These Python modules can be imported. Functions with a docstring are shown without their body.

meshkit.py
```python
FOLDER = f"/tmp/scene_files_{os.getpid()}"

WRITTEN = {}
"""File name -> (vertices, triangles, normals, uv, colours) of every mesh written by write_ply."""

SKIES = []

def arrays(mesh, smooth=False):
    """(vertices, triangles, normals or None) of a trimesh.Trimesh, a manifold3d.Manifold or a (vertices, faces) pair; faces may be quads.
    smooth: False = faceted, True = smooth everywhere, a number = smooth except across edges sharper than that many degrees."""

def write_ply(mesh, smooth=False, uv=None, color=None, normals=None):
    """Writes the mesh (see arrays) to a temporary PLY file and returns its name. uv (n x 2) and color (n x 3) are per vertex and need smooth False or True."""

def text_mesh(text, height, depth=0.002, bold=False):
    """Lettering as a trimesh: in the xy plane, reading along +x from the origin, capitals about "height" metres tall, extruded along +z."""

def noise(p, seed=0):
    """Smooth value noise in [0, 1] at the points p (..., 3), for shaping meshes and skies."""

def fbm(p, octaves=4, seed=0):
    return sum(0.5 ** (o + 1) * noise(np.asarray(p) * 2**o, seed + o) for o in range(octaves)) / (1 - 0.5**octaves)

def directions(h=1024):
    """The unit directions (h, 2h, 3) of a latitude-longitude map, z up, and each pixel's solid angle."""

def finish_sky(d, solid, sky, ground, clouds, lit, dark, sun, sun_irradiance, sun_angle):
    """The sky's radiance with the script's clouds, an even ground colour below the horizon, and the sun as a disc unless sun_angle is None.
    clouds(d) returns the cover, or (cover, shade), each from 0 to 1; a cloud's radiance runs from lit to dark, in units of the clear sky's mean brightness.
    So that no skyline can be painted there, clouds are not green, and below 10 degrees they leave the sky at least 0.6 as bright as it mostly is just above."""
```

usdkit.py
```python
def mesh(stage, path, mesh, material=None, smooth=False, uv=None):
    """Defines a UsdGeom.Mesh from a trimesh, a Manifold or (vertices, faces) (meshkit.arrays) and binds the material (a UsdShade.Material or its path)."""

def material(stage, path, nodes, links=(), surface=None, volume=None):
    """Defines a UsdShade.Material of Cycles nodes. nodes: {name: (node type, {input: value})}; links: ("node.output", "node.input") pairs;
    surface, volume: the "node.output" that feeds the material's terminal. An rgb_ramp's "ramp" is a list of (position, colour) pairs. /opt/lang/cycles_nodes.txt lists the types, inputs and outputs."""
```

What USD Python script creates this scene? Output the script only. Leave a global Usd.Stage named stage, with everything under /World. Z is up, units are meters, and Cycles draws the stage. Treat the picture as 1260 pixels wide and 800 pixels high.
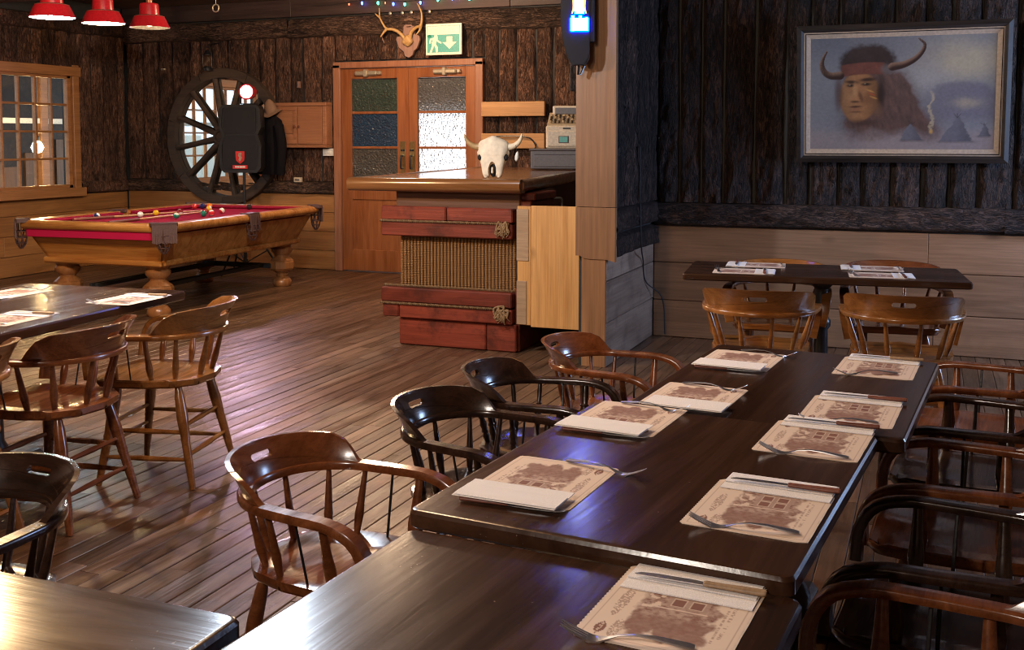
import math, random
import numpy as np
import trimesh, shapely, usdkit, meshkit
import manifold3d as mf
from shapely.geometry import Polygon, Point, LineString, box as sbox
from shapely import affinity
from pxr import Usd, UsdGeom, UsdLux, UsdShade, Gf, Sdf, Vt

RND = random.Random(7)
NP = np.random.default_rng(7)
PI = math.pi
stage = Usd.Stage.CreateInMemory()
UsdGeom.SetStageUpAxis(stage, 'Z')
UsdGeom.SetStageMetersPerUnit(stage, 1.0)
UsdGeom.Xform.Define(stage, '/World')
UsdGeom.Scope.Define(stage, '/World/Looks')

# ------------------------------------------------------------------ camera
# the camera stands at the origin of the room's plan, 1.5 m up; +Y runs along the floorboards
cam = UsdGeom.Camera.Define(stage, '/World/camera')
cam.CreateHorizontalApertureAttr(36.0)
cam.CreateVerticalApertureAttr(36.0 * 800 / 1260)
cam.CreateFocalLengthAttr(36.0 * 1320 / 1260)
cam.CreateVerticalApertureOffsetAttr(-136 / 1260 * 36.0)
cam.CreateFStopAttr(0.0)
cam.CreateClippingRangeAttr((0.05, 200.0))
CAM_YAW, CAM_PITCH, EYE = 21.5, 4.0, 1.5
_m = Gf.Matrix4d().SetRotate(Gf.Rotation(Gf.Vec3d(1, 0, 0), 90 - CAM_PITCH)) * Gf.Matrix4d().SetRotate(Gf.Rotation(Gf.Vec3d(0, 0, 1), CAM_YAW))
_m.SetTranslateOnly(Gf.Vec3d(0, 0, EYE))
cam.AddTransformOp().Set(_m)
cam.CreateExposureAttr(0.0)

# ------------------------------------------------------------------ lights
def sphere_light(name, loc, r, inten, col):
    l = UsdLux.SphereLight.Define(stage, '/World/' + name)
    l.CreateRadiusAttr(r); l.CreateIntensityAttr(inten); l.CreateColorAttr(Gf.Vec3f(*col))
    l.AddTranslateOp().Set(Gf.Vec3d(*loc))
def rect_light(name, loc, w, h, rot, inten, col):
    l = UsdLux.RectLight.Define(stage, '/World/' + name)
    l.CreateWidthAttr(w); l.CreateHeightAttr(h); l.CreateIntensityAttr(inten); l.CreateColorAttr(Gf.Vec3f(*col))
    l.AddTranslateOp().Set(Gf.Vec3d(*loc)); l.AddRotateXYZOp().Set(Gf.Vec3f(*rot))
WARM, COOL, BLUE, NEUT = (1.0, 0.66, 0.36), (0.72, 0.85, 1.0), (0.28, 0.5, 1.0), (1.0, 0.83, 0.66)
dome = UsdLux.DomeLight.Define(stage, '/World/sky')
dome.CreateIntensityAttr(0.8); dome.CreateColorAttr(Gf.Vec3f(0.62, 0.78, 1.0))
# unseen lamps out of view, placed to light the tables, walls and bar
sphere_light('lamp_over_window_table', (-3.3, 4.7, 2.55), 0.06, 1450, COOL)  # out of view, placed for the cool table glare and chair shadows
sphere_light('lamp_over_side_table', (-4.9, 4.3, 2.5), 0.06, 1700, (1.0, 0.66, 0.34))  # out of view, placed for the warm glare on the left tables
sphere_light('lamp_over_front_table', (-1.5, -0.6, 2.5), 0.10, 420, (1.0, 0.87, 0.75))  # out of view behind the camera, placed to brighten the near tables
sphere_light('lamp_mid_room', (-2.1, 3.3, 2.85), 0.10, 300, WARM)  # out of view, placed to warm the bar gate and the walls
sphere_light('lamp_bar', (-4.9, 9.0, 2.85), 0.10, 380, (1.0, 0.68, 0.42))  # out of view, placed to warm the bar and the back wall
# blue light from an unseen right-hand window, placed to graze the picture wall
rect_light('window_daylight', (2.66, 6.95, 1.55), 1.3, 1.3, (0, 90, 0), 26, (0.42, 0.60, 1.0))

# ------------------------------------------------------------------ materials
M = {}
def mat(name, nodes, links, surface='p.BSDF'):
    M[name] = usdkit.material(stage, '/World/Looks/' + name, nodes, links, surface)
    return M[name]
def plain(name, col, rough=0.5, metal=0.0, spec=0.5, coat=0.0, bump=0.0, bscale=60, emit=None, es=0, **kw):
    p = dict(base_color=col, roughness=rough, metallic=metal, specular_ior_level=spec, coat_weight=coat, **kw)
    if emit: p.update(emission_color=emit, emission_strength=es)
    n = {'p': ('principled_bsdf', p), 'tc': ('texture_coordinate', {}), 'nz': ('noise_texture', dict(scale=bscale, detail=4.0)),
         'r': ('rgb_ramp', {'ramp': [(0.25, tuple(c * 0.78 for c in col)), (0.75, tuple(min(1, c * 1.15) for c in col))]})}
    l = [('tc.object', 'nz.vector'), ('nz.fac', 'r.fac'), ('r.color', 'p.base_color')]
    if bump:
        n['b'] = ('bump', dict(strength=bump, distance=0.01)); l += [('nz.fac', 'b.height'), ('b.normal', 'p.normal')]
    return mat(name, n, l)
def wood(name, dark, light, axis='x', scale=1.0, rough=(0.3, 0.5), bump=0.15, vary=0.25, coat=0.0, knots=0.0, spec=0.5, dist=0.004, stain=0.0, flecks=0.0):
    """grain runs along axis; every board gets its own tone from object_info.random"""
    st = {'x': (0.10, 1, 1), 'y': (1, 0.10, 1), 'z': (1, 1, 0.10)}[axis]
    s2 = {'x': (0.03, 1, 1), 'y': (1, 0.03, 1), 'z': (1, 1, 0.03)}[axis]
    mid = tuple((a + b) / 2 for a, b in zip(dark, light))
    n = {'tc': ('texture_coordinate', {}), 'oi': ('object_info', {}),
         'off': ('vector_math', dict(math_type='scale', scale=37.0)), 'add': ('vector_math', dict(math_type='add')),
         'cx': ('combine_xyz', {}),
         'm1': ('mapping', dict(scale=tuple(8 * scale * s for s in st))), 'n1': ('noise_texture', dict(scale=1.0, detail=5.0, roughness=0.6, distortion=1.2)),
         'm2': ('mapping', dict(scale=tuple(90 * scale * s for s in s2))), 'n2': ('noise_texture', dict(scale=1.0, detail=3.0, roughness=0.6)),
         'r1': ('rgb_ramp', {'ramp': [(0.28, dark), (0.5, mid), (0.72, light)]}),
         'mul': ('mix_color', dict(blend_type='multiply', fac=0.55)),
         'r2': ('rgb_ramp', {'ramp': [(0.3, (0.55, 0.52, 0.5)), (0.6, (1, 1, 1))]}),
         'mr': ('map_range', dict(from_min=0.0, from_max=1.0, to_min=1 - vary, to_max=1 + vary)),
         'hs': ('hsv', dict(hue=0.5, saturation=1.0)),
         'rr': ('map_range', dict(from_min=0.3, from_max=0.7, to_min=rough[0], to_max=rough[1])),
         'b': ('bump', dict(strength=bump, distance=dist)),
         'p': ('principled_bsdf', dict(coat_weight=coat, coat_roughness=0.15, specular_ior_level=spec))}
    l = [('oi.random', 'cx.x'), ('oi.random', 'cx.y'), ('oi.random', 'cx.z'), ('cx.vector', 'off.vector1'), ('tc.object', 'add.vector1'), ('off.vector', 'add.vector2'),
         ('add.vector', 'm1.vector'), ('add.vector', 'm2.vector'), ('m1.vector', 'n1.vector'), ('m2.vector', 'n2.vector'), ('n1.fac', 'r1.fac'), ('n2.fac', 'r2.fac'),
         ('r1.color', 'mul.a'), ('r2.color', 'mul.b'), ('oi.random', 'mr.value'), ('mr.result', 'hs.value'), ('mul.result', 'hs.color'), ('hs.color', 'p.base_color'),
         ('n1.fac', 'rr.value'), ('rr.result', 'p.roughness'), ('n2.fac', 'b.height'), ('b.normal', 'p.normal')]
    out = 'hs.color'
    def mixin(tag, nodes, links, fac, col):
        nonlocal out
        n.update(nodes); n['mix' + tag] = ('mix_color', dict(b=col))
        l.extend(links + [(fac, 'mix' + tag + '.fac'), (out, 'mix' + tag + '.a')]); out = 'mix' + tag + '.result'
    if knots:
        mixin('k', {'mk': ('mapping', dict(scale=tuple(3.2 * knots * max(q, 0.55) for q in st))), 'vk': ('voronoi_texture', dict(scale=1.0)), 'rk': ('map_range', dict(from_min=0.05, from_max=0.16, to_min=0.75, to_max=0.0, clamp=True))},
              [('add.vector', 'mk.vector'), ('mk.vector', 'vk.vector'), ('vk.distance', 'rk.value')], 'rk.result', tuple(c * 0.28 for c in dark))
    if stain:
        mixin('s', {'ns': ('noise_texture', dict(scale=5.0, detail=6.0, roughness=0.65)), 'rs': ('map_range', dict(from_min=0.50, from_max=0.66, to_min=0.0, to_max=stain, clamp=True))},
              [('add.vector', 'ns.vector'), ('ns.fac', 'rs.value')], 'rs.result', tuple(c * 0.45 for c in dark))
    if flecks:
        mixin('f', {'nf': ('noise_texture', dict(scale=130.0, detail=1.0)), 'nf2': ('noise_texture', dict(scale=7.0, detail=2.0)), 'af': ('math', dict(math_type='multiply_add', value2=0.35)), 'rf': ('map_range', dict(from_min=0.98, from_max=1.03, to_min=0.0, to_max=flecks, clamp=True))},
              [('add.vector', 'nf.vector'), ('add.vector', 'nf2.vector'), ('nf2.fac', 'af.value1'), ('nf.fac', 'af.value3'), ('af.value', 'rf.value')], 'rf.result', (0.45, 0.38, 0.32))
    l = [x for x in l if x != ('hs.color', 'p.base_color')] + [(out, 'p.base_color')]
    return mat(name, n, l)
def bark(name, dark, mid, light, axis='z', crack=0.5):
    """flaky bark: cracked plates (voronoi cells drawn out along the slab) over coarse and fine noise"""
    st = {'x': (0.22, 1, 1), 'y': (1, 0.22, 1), 'z': (1, 1, 0.22)}[axis]
    n = {'tc': ('texture_coordinate', {}), 'oi': ('object_info', {}), 'cx': ('combine_xyz', {}), 'off': ('vector_math', dict(math_type='scale', scale=23.0)), 'add': ('vector_math', dict(math_type='add')),
         'm1': ('mapping', dict(scale=tuple(24 * s for s in st))), 'n1': ('noise_texture', dict(scale=1.3, detail=8.0, roughness=0.7, distortion=1.2)),
         'w': ('noise_texture', dict(scale=1.6, detail=3.0)), 'ws': ('vector_math', dict(math_type='scale', scale=2.6)), 'wa': ('vector_math', dict(math_type='add')),
         'v': ('voronoi_texture', dict(scale=1.5, feature='distance_to_edge')), 'vc': ('voronoi_texture', dict(scale=1.5, feature='f1')), 'bw': ('rgb_to_bw', {}),
         'n3': ('noise_texture', dict(scale=2.2, detail=3.0)), 'crack': ('map_range', dict(from_min=0.0, from_max=0.16, to_min=0.0, to_max=1.0, clamp=True)),
         'mx': ('math', dict(math_type='multiply_add', value2=0.26)), 'r1': ('rgb_ramp', {'ramp': [(0.42, dark), (0.58, mid), (0.70, light), (0.82, mid)]}),
         'mul': ('mix_color', dict(blend_type='multiply', fac=0.75)), 'r3': ('rgb_ramp', {'ramp': [(0.35, (0.4, 0.38, 0.38)), (0.65, (1.2, 1.12, 1.05))]}),
         'mul2': ('mix_color', dict(blend_type='multiply', fac=crack)),
         'mr': ('map_range', dict(to_min=0.65, to_max=1.35)), 'hs': ('hsv', {}),
         'h1': ('math', dict(math_type='multiply_add', value2=0.5)), 'b': ('bump', dict(strength=1.0, distance=0.022)), 'p': ('principled_bsdf', dict(roughness=0.72, specular_ior_level=0.3))}
    l = [('oi.random', 'cx.x'), ('oi.random', 'cx.y'), ('oi.random', 'cx.z'), ('cx.vector', 'off.vector1'), ('tc.object', 'add.vector1'), ('off.vector', 'add.vector2'),
         ('add.vector', 'm1.vector'), ('m1.vector', 'n1.vector'), ('m1.vector', 'w.vector'), ('w.color', 'ws.vector1'), ('ws.vector', 'wa.vector1'), ('m1.vector', 'wa.vector2'), ('wa.vector', 'v.vector'), ('wa.vector', 'vc.vector'),
         ('add.vector', 'n3.vector'), ('v.distance', 'crack.value'), ('vc.color', 'bw.color'), ('bw.val', 'mx.value1'), ('n1.fac', 'mx.value3'), ('mx.value', 'r1.fac'),
         ('r1.color', 'mul.a'), ('r3.color', 'mul.b'), ('n3.fac', 'r3.fac'), ('mul.result', 'mul2.a'), ('crack.result', 'mul2.b'),
         ('crack.result', 'h1.value1'), ('n1.fac', 'h1.value3'), ('h1.value', 'b.height'), ('b.normal', 'p.normal'),
         ('oi.random', 'mr.value'), ('mr.result', 'hs.value'), ('mul2.result', 'hs.color'), ('hs.color', 'p.base_color')]
    return mat(name, n, l)
def emitter(name, col, strength):
    return mat(name, {'e': ('emission', dict(color=col, strength=strength))}, [], 'e.emission')
def painted(name, rough=0.6, spec=0.3):
    return mat(name, {'a': ('attribute', dict(attribute='paint')), 'p': ('principled_bsdf', dict(roughness=rough, specular_ior_level=spec))}, [('a.color', 'p.base_color')])
def lin(*c):
    return tuple(((x / 255) / 12.92 if x / 255 <= 0.04045 else ((x / 255 + 0.055) / 1.055) ** 2.4) for x in c)

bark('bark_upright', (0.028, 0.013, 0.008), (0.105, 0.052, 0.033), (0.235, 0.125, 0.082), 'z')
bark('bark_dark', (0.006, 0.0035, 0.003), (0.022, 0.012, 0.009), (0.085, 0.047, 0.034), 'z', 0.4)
bark('bark_level', (0.020, 0.012, 0.009), (0.085, 0.050, 0.036), (0.19, 0.115, 0.08), 'x')
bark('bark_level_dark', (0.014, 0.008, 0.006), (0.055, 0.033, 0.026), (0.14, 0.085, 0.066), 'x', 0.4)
wood('wainscot', (0.20, 0.105, 0.056), (0.33, 0.178, 0.098), 'x', 0.8, (0.45, 0.65), 0.2, 0.2, knots=1.0)
wood('wainscot_side', (0.17, 0.11, 0.08), (0.29, 0.20, 0.14), 'y', 0.8, (0.4, 0.6), 0.2, 0.15, stain=0.6)
wood('honey_plank', (0.25, 0.104, 0.030), (0.43, 0.195, 0.060), 'x', 0.8, (0.45, 0.6), 0.2, 0.12)
wood('honey_plank_side', (0.25, 0.104, 0.030), (0.43, 0.195, 0.060), 'y', 0.8, (0.45, 0.6), 0.2, 0.12)
wood('post_timber', (0.19, 0.086, 0.034), (0.32, 0.150, 0.060), 'z', 0.7, (0.45, 0.65), 0.25, 0.1, knots=1.0)
wood('pale_timber', (0.52, 0.245, 0.072), (0.70, 0.37, 0.125), 'z', 0.7, (0.4, 0.6), 0.15, 0.05, knots=1.3)
wood('shelf_timber', (0.42, 0.21, 0.08), (0.60, 0.33, 0.14), 'x', 0.7, (0.4, 0.6), 0.15, 0.1)
wood('floorboard', (0.065, 0.032, 0.017), (0.20, 0.105, 0.056), 'y', 0.9, (0.22, 0.46), 0.3, 0.34, dist=0.006, stain=0.5)
wood('table_wood', (0.020, 0.0085, 0.0045), (0.078, 0.034, 0.018), 'y', 0.6, (0.14, 0.27), 0.08, 0.1, coat=0.12, spec=0.28, flecks=0.6)
wood('table_wood_cross', (0.020, 0.0095, 0.005), (0.082, 0.040, 0.022), 'x', 0.6, (0.14, 0.27), 0.10, 0.1, coat=0.12, spec=0.28, flecks=0.6)
wood('chair_brown', (0.095, 0.024, 0.008), (0.27, 0.085, 0.026), 'x', 1.4, (0.16, 0.3), 0.06, 0.12, coat=0.5)
wood('chair_amber', (0.17, 0.058, 0.013), (0.38, 0.150, 0.036), 'x', 1.4, (0.18, 0.32), 0.06, 0.12, coat=0.5)
wood('chair_dark', (0.013, 0.007, 0.005), (0.05, 0.022, 0.013), 'x', 1.4, (0.14, 0.26), 0.06, 0.12, coat=0.5)
wood('pool_oak', (0.30, 0.095, 0.016), (0.66, 0.30, 0.075), 'x', 1.0, (0.22, 0.4), 0.12, 0.06, coat=0.3)
wood('pool_leg', (0.26, 0.095, 0.03), (0.42, 0.18, 0.06), 'z', 1.0, (0.2, 0.35), 0.08, 0.05, coat=0.4)
wood('door_wood', (0.24, 0.075, 0.024), (0.36, 0.125, 0.042), 'z', 0.9, (0.25, 0.42), 0.1, 0.08, coat=0.3)
wood('door_trim', (0.28, 0.115, 0.06), (0.40, 0.18, 0.10), 'z', 0.9, (0.35, 0.5), 0.1, 0.05)
wood('cabinet_wood', (0.30, 0.125, 0.06), (0.42, 0.19, 0.095), 'x', 0.9, (0.35, 0.5), 0.08, 0.05)
wood('red_plank', (0.11, 0.017, 0.008), (0.29, 0.045, 0.018), 'x', 0.8, (0.4, 0.6), 0.35, 0.2, stain=0.75)
wood('bar_brown', (0.12, 0.05, 0.028), (0.20, 0.09, 0.053), 'x', 0.8, (0.4, 0.55), 0.15, 0.1)
wood('bar_top_wood', (0.15, 0.055, 0.016), (0.29, 0.12, 0.04), 'x', 0.8, (0.14, 0.26), 0.06, 0.05, coat=0.7)
wood('wheel_wood', (0.030, 0.019, 0.013), (0.095, 0.06, 0.04), 'x', 1.0, (0.6, 0.8), 0.4, 0.1)
wood('window_wood', (0.30, 0.125, 0.04), (0.48, 0.22, 0.08), 'y', 0.9, (0.4, 0.55), 0.1, 0.05)
wood('ceiling_board', (0.06, 0.035, 0.022), (0.15, 0.088, 0.055), 'x', 0.7, (0.6, 0.8), 0.2, 0.2)
wood('fascia_wood', (0.030, 0.018, 0.016), (0.075, 0.043, 0.038), 'x', 0.7, (0.5, 0.7), 0.2, 0.2)
wood('cue_wood', (0.50, 0.28, 0.12), (0.62, 0.38, 0.18), 'x', 1.0, (0.25, 0.35), 0.03, 0.1)
wood('knife_wood', (0.14, 0.045, 0.03), (0.24, 0.085, 0.055), 'x', 2.0, (0.4, 0.5), 0.1, 0.3)
wood('knife_pale_wood', (0.32, 0.20, 0.115), (0.45, 0.30, 0.18), 'x', 2.0, (0.4, 0.5), 0.1, 0.1)
wood('plaque_wood', (0.24, 0.13, 0.10), (0.36, 0.21, 0.16), 'z', 1.0, (0.5, 0.6), 0.1, 0.05)
wood('frame_dark', (0.014, 0.010, 0.009), (0.045, 0.032, 0.026), 'x', 1.5, (0.45, 0.6), 0.1, 0.05, coat=0.0, spec=0.25)
plain('iron_black', (0.012, 0.013, 0.016), 0.32, 0.0, 0.6, bump=0.1, bscale=90)
plain('black_plastic', (0.007, 0.0065, 0.008), 0.55, bump=0.25, bscale=400)
plain('speaker_grille', (0.009, 0.009, 0.011), 0.6, bump=0.8, bscale=500)
plain('steel', (0.86, 0.86, 0.88), 0.28, 1.0)
plain('brass', (0.62, 0.46, 0.20), 0.3, 1.0)
plain('pale_metal', (0.55, 0.48, 0.36), 0.4, 0.6)
plain('grey_metal', (0.115, 0.105, 0.115), 0.45)
plain('paper', (0.75, 0.61, 0.50), 0.75, spec=0.2, bscale=25)
plain('napkin', (0.90, 0.85, 0.85), 0.85, spec=0.1, bscale=500, bump=0.05)
plain('leather', (0.085, 0.040, 0.034), 0.55, bump=0.4, bscale=120)
plain('leather_fringe', (0.13, 0.070, 0.06), 0.6, bump=0.4, bscale=120)
plain('felt', (0.27, 0.012, 0.035), 0.95, spec=0.05, bscale=300, bump=0.1)
plain('felt_crimson', (0.52, 0.015, 0.075), 0.9, spec=0.05, bscale=300)
plain('shade_red', (0.50, 0.012, 0.020), 0.28, spec=0.6, coat=0.4)
plain('shade_white', (0.85, 0.82, 0.76), 0.4)
plain('copper', (0.42, 0.14, 0.075), 0.4, 0.4)
plain('bone', (0.74, 0.64, 0.47), 0.6, bscale=30, bump=0.2)
plain('bone_skull', (0.78, 0.66, 0.50), 0.65, bscale=22, bump=0.3)
plain('horn', (0.42, 0.27, 0.12), 0.4, bscale=30)
plain('antler', (0.46, 0.27, 0.10), 0.5, bscale=40, bump=0.4)
plain('cavity_shade', (0.016, 0.012, 0.010), 0.9)  # near-black recess shade put into the colour of the skull fillings
plain('rope', (0.30, 0.185, 0.095), 0.9, spec=0.1, bscale=250, bump=0.5)
plain('rope_brown', (0.38, 0.20, 0.08), 0.9, spec=0.1, bscale=250, bump=0.5)
plain('cream_enamel', (0.66, 0.56, 0.43), 0.4)
plain('cream_dark', (0.44, 0.34, 0.22), 0.5)
plain('key_dark', (0.05, 0.035, 0.025), 0.4)
plain('white_plastic', (0.78, 0.78, 0.74), 0.4)
plain('badge_red', (0.60, 0.030, 0.030), 0.4)
plain('sign_green', (0.10, 0.42, 0.38), 0.4)
plain('sign_green_dark', (0.01, 0.22, 0.14), 0.4)
plain('sign_cream', (0.86, 0.80, 0.66), 0.4)
plain('gold_liner', (0.42, 0.32, 0.24), 0.5, 0.1)
plain('cloth_black', (0.010, 0.009, 0.011), 0.95, spec=0.05, bscale=80, bump=0.4)
plain('felt_tan', (0.22, 0.13, 0.08), 0.9, bscale=80, bump=0.3)
plain('sign_case', (0.004, 0.006, 0.014), 0.4, spec=0.25)
plain('gold_glow', (0.7, 0.42, 0.08), 0.5, emit=(1.0, 0.55, 0.1), es=1.0)
plain('rubber_dark', (0.02, 0.02, 0.02), 0.7)
plain('plaster', (0.14, 0.085, 0.06), 0.8)
painted('painted_canvas', 0.55, 0.25)
painted('printed_paper', 0.75, 0.2)
mat('mirror_glass', {'p': ('glossy_bsdf', dict(color=(0.86, 0.88, 0.88), roughness=0.02))}, [], 'p.BSDF')
mat('window_pane', {'lw': ('layer_weight', dict(blend=0.5)), 'pw': ('math', dict(math_type='power', value2=4.0)), 'ma': ('math', dict(math_type='multiply_add', value2=0.9, value3=0.05)), 't': ('transparent_bsdf', dict(color=(0.92, 0.93, 0.9))), 'g': ('glossy_bsdf', dict(color=(1, 1, 1), roughness=0.02)), 'x': ('mix_closure', {})},
    [('lw.facing', 'pw.value1'), ('pw.value', 'ma.value1'), ('ma.value', 'x.fac'), ('t.BSDF', 'x.closure1'), ('g.BSDF', 'x.closure2')], 'x.closure')
def frosted(name, col, trans):
    mat(name, {'tc': ('texture_coordinate', {}), 'v': ('voronoi_texture', dict(scale=55.0, feature='smooth_f1')), 'nz': ('noise_texture', dict(scale=45.0, detail=2.0)),
               'ad': ('math', dict(math_type='add')), 'b': ('bump', dict(strength=1.0, distance=0.02)),
               'g': ('glossy_bsdf', dict(color=(1, 1, 1), roughness=0.12)), 'd': ('refraction_bsdf', dict(color=col, roughness=0.18, IOR=1.12)), 'k': ('diffuse_bsdf', dict(color=tuple(c * 0.5 for c in col))),
               'f': ('fresnel', dict(IOR=1.45)), 'x1': ('mix_closure', dict(fac=trans)), 'x': ('mix_closure', {})},
        [('tc.object', 'v.vector'), ('tc.object', 'nz.vector'), ('v.distance', 'ad.value1'), ('nz.fac', 'ad.value2'), ('ad.value', 'b.height'), ('b.normal', 'g.normal'), ('b.normal', 'd.normal'), ('b.normal', 'f.normal'), ('b.normal', 'k.normal'),
         ('k.BSDF', 'x1.closure1'), ('d.BSDF', 'x1.closure2'), ('f.fac', 'x.fac'), ('x1.closure', 'x.closure1'), ('g.BSDF', 'x.closure2')], 'x.closure')
frosted('pane_green', (0.10, 0.16, 0.13), 0.3)
frosted('pane_blue', (0.05, 0.13, 0.26), 0.3)
frosted('pane_grey', (0.22, 0.21, 0.19), 0.3)
frosted('pane_clear', (0.92, 0.95, 0.97), 0.85)
frosted('pane_smoke', (0.45, 0.45, 0.45), 0.6)
emitter('bulb_cool', (0.62, 0.82, 1.0), 900)
emitter('bulb_warm', (1.0, 0.70, 0.36), 520)
emitter('bulb_dim', (1.0, 0.75, 0.45), 10)
emitter('reflected_lamp_glow', (1.0, 0.66, 0.30), 420)  # glow standing in for a lamp reflected in the window panes
emitter('stage_led', (1.0, 0.68, 0.95), 420)
emitter('sign_white', (0.72, 0.84, 1.0), 16)
emitter('sign_blue', (0.0, 0.006, 1.0), 110)
emitter('led_blue', (0.06, 0.12, 1.0), 12)
emitter('led_green', (0.08, 0.9, 0.45), 7)
emitter('door_backlight', (0.88, 0.94, 1.0), 5)  # emissive stand-in for brightness behind the right door leaf
emitter('led_red', (1.0, 0.12, 0.05), 5)

# ------------------------------------------------------------------ scene helpers
_used = {}
def numbered(parent, name):
    k = (parent, name); n = _used.get(k, 0); _used[k] = n + 1
    return name if n == 0 else f'{name}_{n:03d}'
def setdata(prim, **kw):
    for k, v in kw.items():
        if v: prim.SetCustomDataByKey(k, v)
def path_of(p):
    return '/World' if p is None else str(p.GetPath())
def xform(name, parent=None, loc=(0, 0, 0), rotz=0.0, rot=None, **kw):
    pp = path_of(parent)
    x = UsdGeom.Xform.Define(stage, pp + '/' + numbered(pp, name))
    x.AddTranslateOp().Set(Gf.Vec3d(*map(float, loc)))
    x.AddRotateXYZOp().Set(Gf.Vec3f(*(rot or (0, 0, rotz))))
    setdata(x.GetPrim(), **kw)
    return x.GetPrim()
def thing(name, label, category, loc=(0, 0, 0), rotz=0.0, group=None, rot=None):
    return xform(name, None, loc, rotz, rot, label=label, category=category, group=group)
def structure(name, label, loc=(0, 0, 0), rotz=0.0, category=None):
    return xform(name, None, loc, rotz, label=label, kind='structure', category=category)
def cat(*ms):
    ms = [x for m in ms for x in (m if isinstance(m, (list, tuple)) else [m])]
    return trimesh.util.concatenate(ms)
def part(name, mesh, material, parent, smooth=40, label=None, kind=None, paint=None):
    if isinstance(mesh, list): mesh = cat(mesh)
    pp = path_of(parent)
    m = usdkit.mesh(stage, pp + '/' + numbered(pp, name), mesh, M[material], smooth if paint is None else False)
    if paint is not None:
        UsdGeom.PrimvarsAPI(m).CreatePrimvar('paint', Sdf.ValueTypeNames.Color3fArray, 'vertex').Set(Vt.Vec3fArray.FromNumpy(np.asarray(paint, np.float32)))
    setdata(m.GetPrim(), label=label, kind=kind)
    return m.GetPrim()
def copy_of(proto, name, label, loc, rotz=0.0, rot=None, group=None):
    x = UsdGeom.Xform.Define(stage, '/World/' + numbered('/World', name))
    x.GetPrim().GetReferences().AddInternalReference(proto.GetPath())
    x.GetPrim().SetInstanceable(True)
    x.ClearXformOpOrder()
    x.AddTranslateOp().Set(Gf.Vec3d(*map(float, loc)))
    x.AddRotateXYZOp().Set(Gf.Vec3f(*(rot or (0, 0, rotz))))
    c = dict(proto.GetCustomData())
    setdata(x.GetPrim(), label=label, category=c.get('category'), group=group or c.get('group'))
    return x.GetPrim()
class Kind:
    """the first placing builds the thing, every later one copies it"""
    def __init__(self, build): self.build, self.proto = build, None
    def put(self, name, label, category, loc, rotz=0.0, group=None, rot=None):
        if self.proto is None:
            self.proto = thing(name, label, category, loc, rotz, group, rot)
            self.build(self.proto)
            return self.proto
        return copy_of(self.proto, name, label, loc, rotz, rot, group)

# ------------------------------------------------------------------ mesh helpers
def box(x0, x1, y0, y1, z0, z1, ch=0.0):
    if x1 < x0: x0, x1 = x1, x0
    if y1 < y0: y0, y1 = y1, y0
    if ch <= 0:
        m = trimesh.creation.box((x1 - x0, y1 - y0, z1 - z0)); m.apply_translation(((x0 + x1) / 2, (y0 + y1) / 2, (z0 + z1) / 2)); return m
    pts = []
    for sx, X in ((1, x0), (-1, x1)):
        for sy, Y in ((1, y0), (-1, y1)):
            for sz, Z in ((1, z0), (-1, z1)):
                pts += [(X, Y + sy * ch, Z + sz * ch), (X + sx * ch, Y, Z + sz * ch), (X + sx * ch, Y + sy * ch, Z)]
    return trimesh.convex.convex_hull(np.array(pts))
def tilt(m, rx=0, ry=0, rz=0, about=(0, 0, 0)):
    T = trimesh.transformations.euler_matrix(math.radians(rx), math.radians(ry), math.radians(rz), 'sxyz')
    m = m.copy(); m.apply_translation(-np.array(about, float)); m.apply_transform(T); m.apply_translation(about); return m
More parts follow.
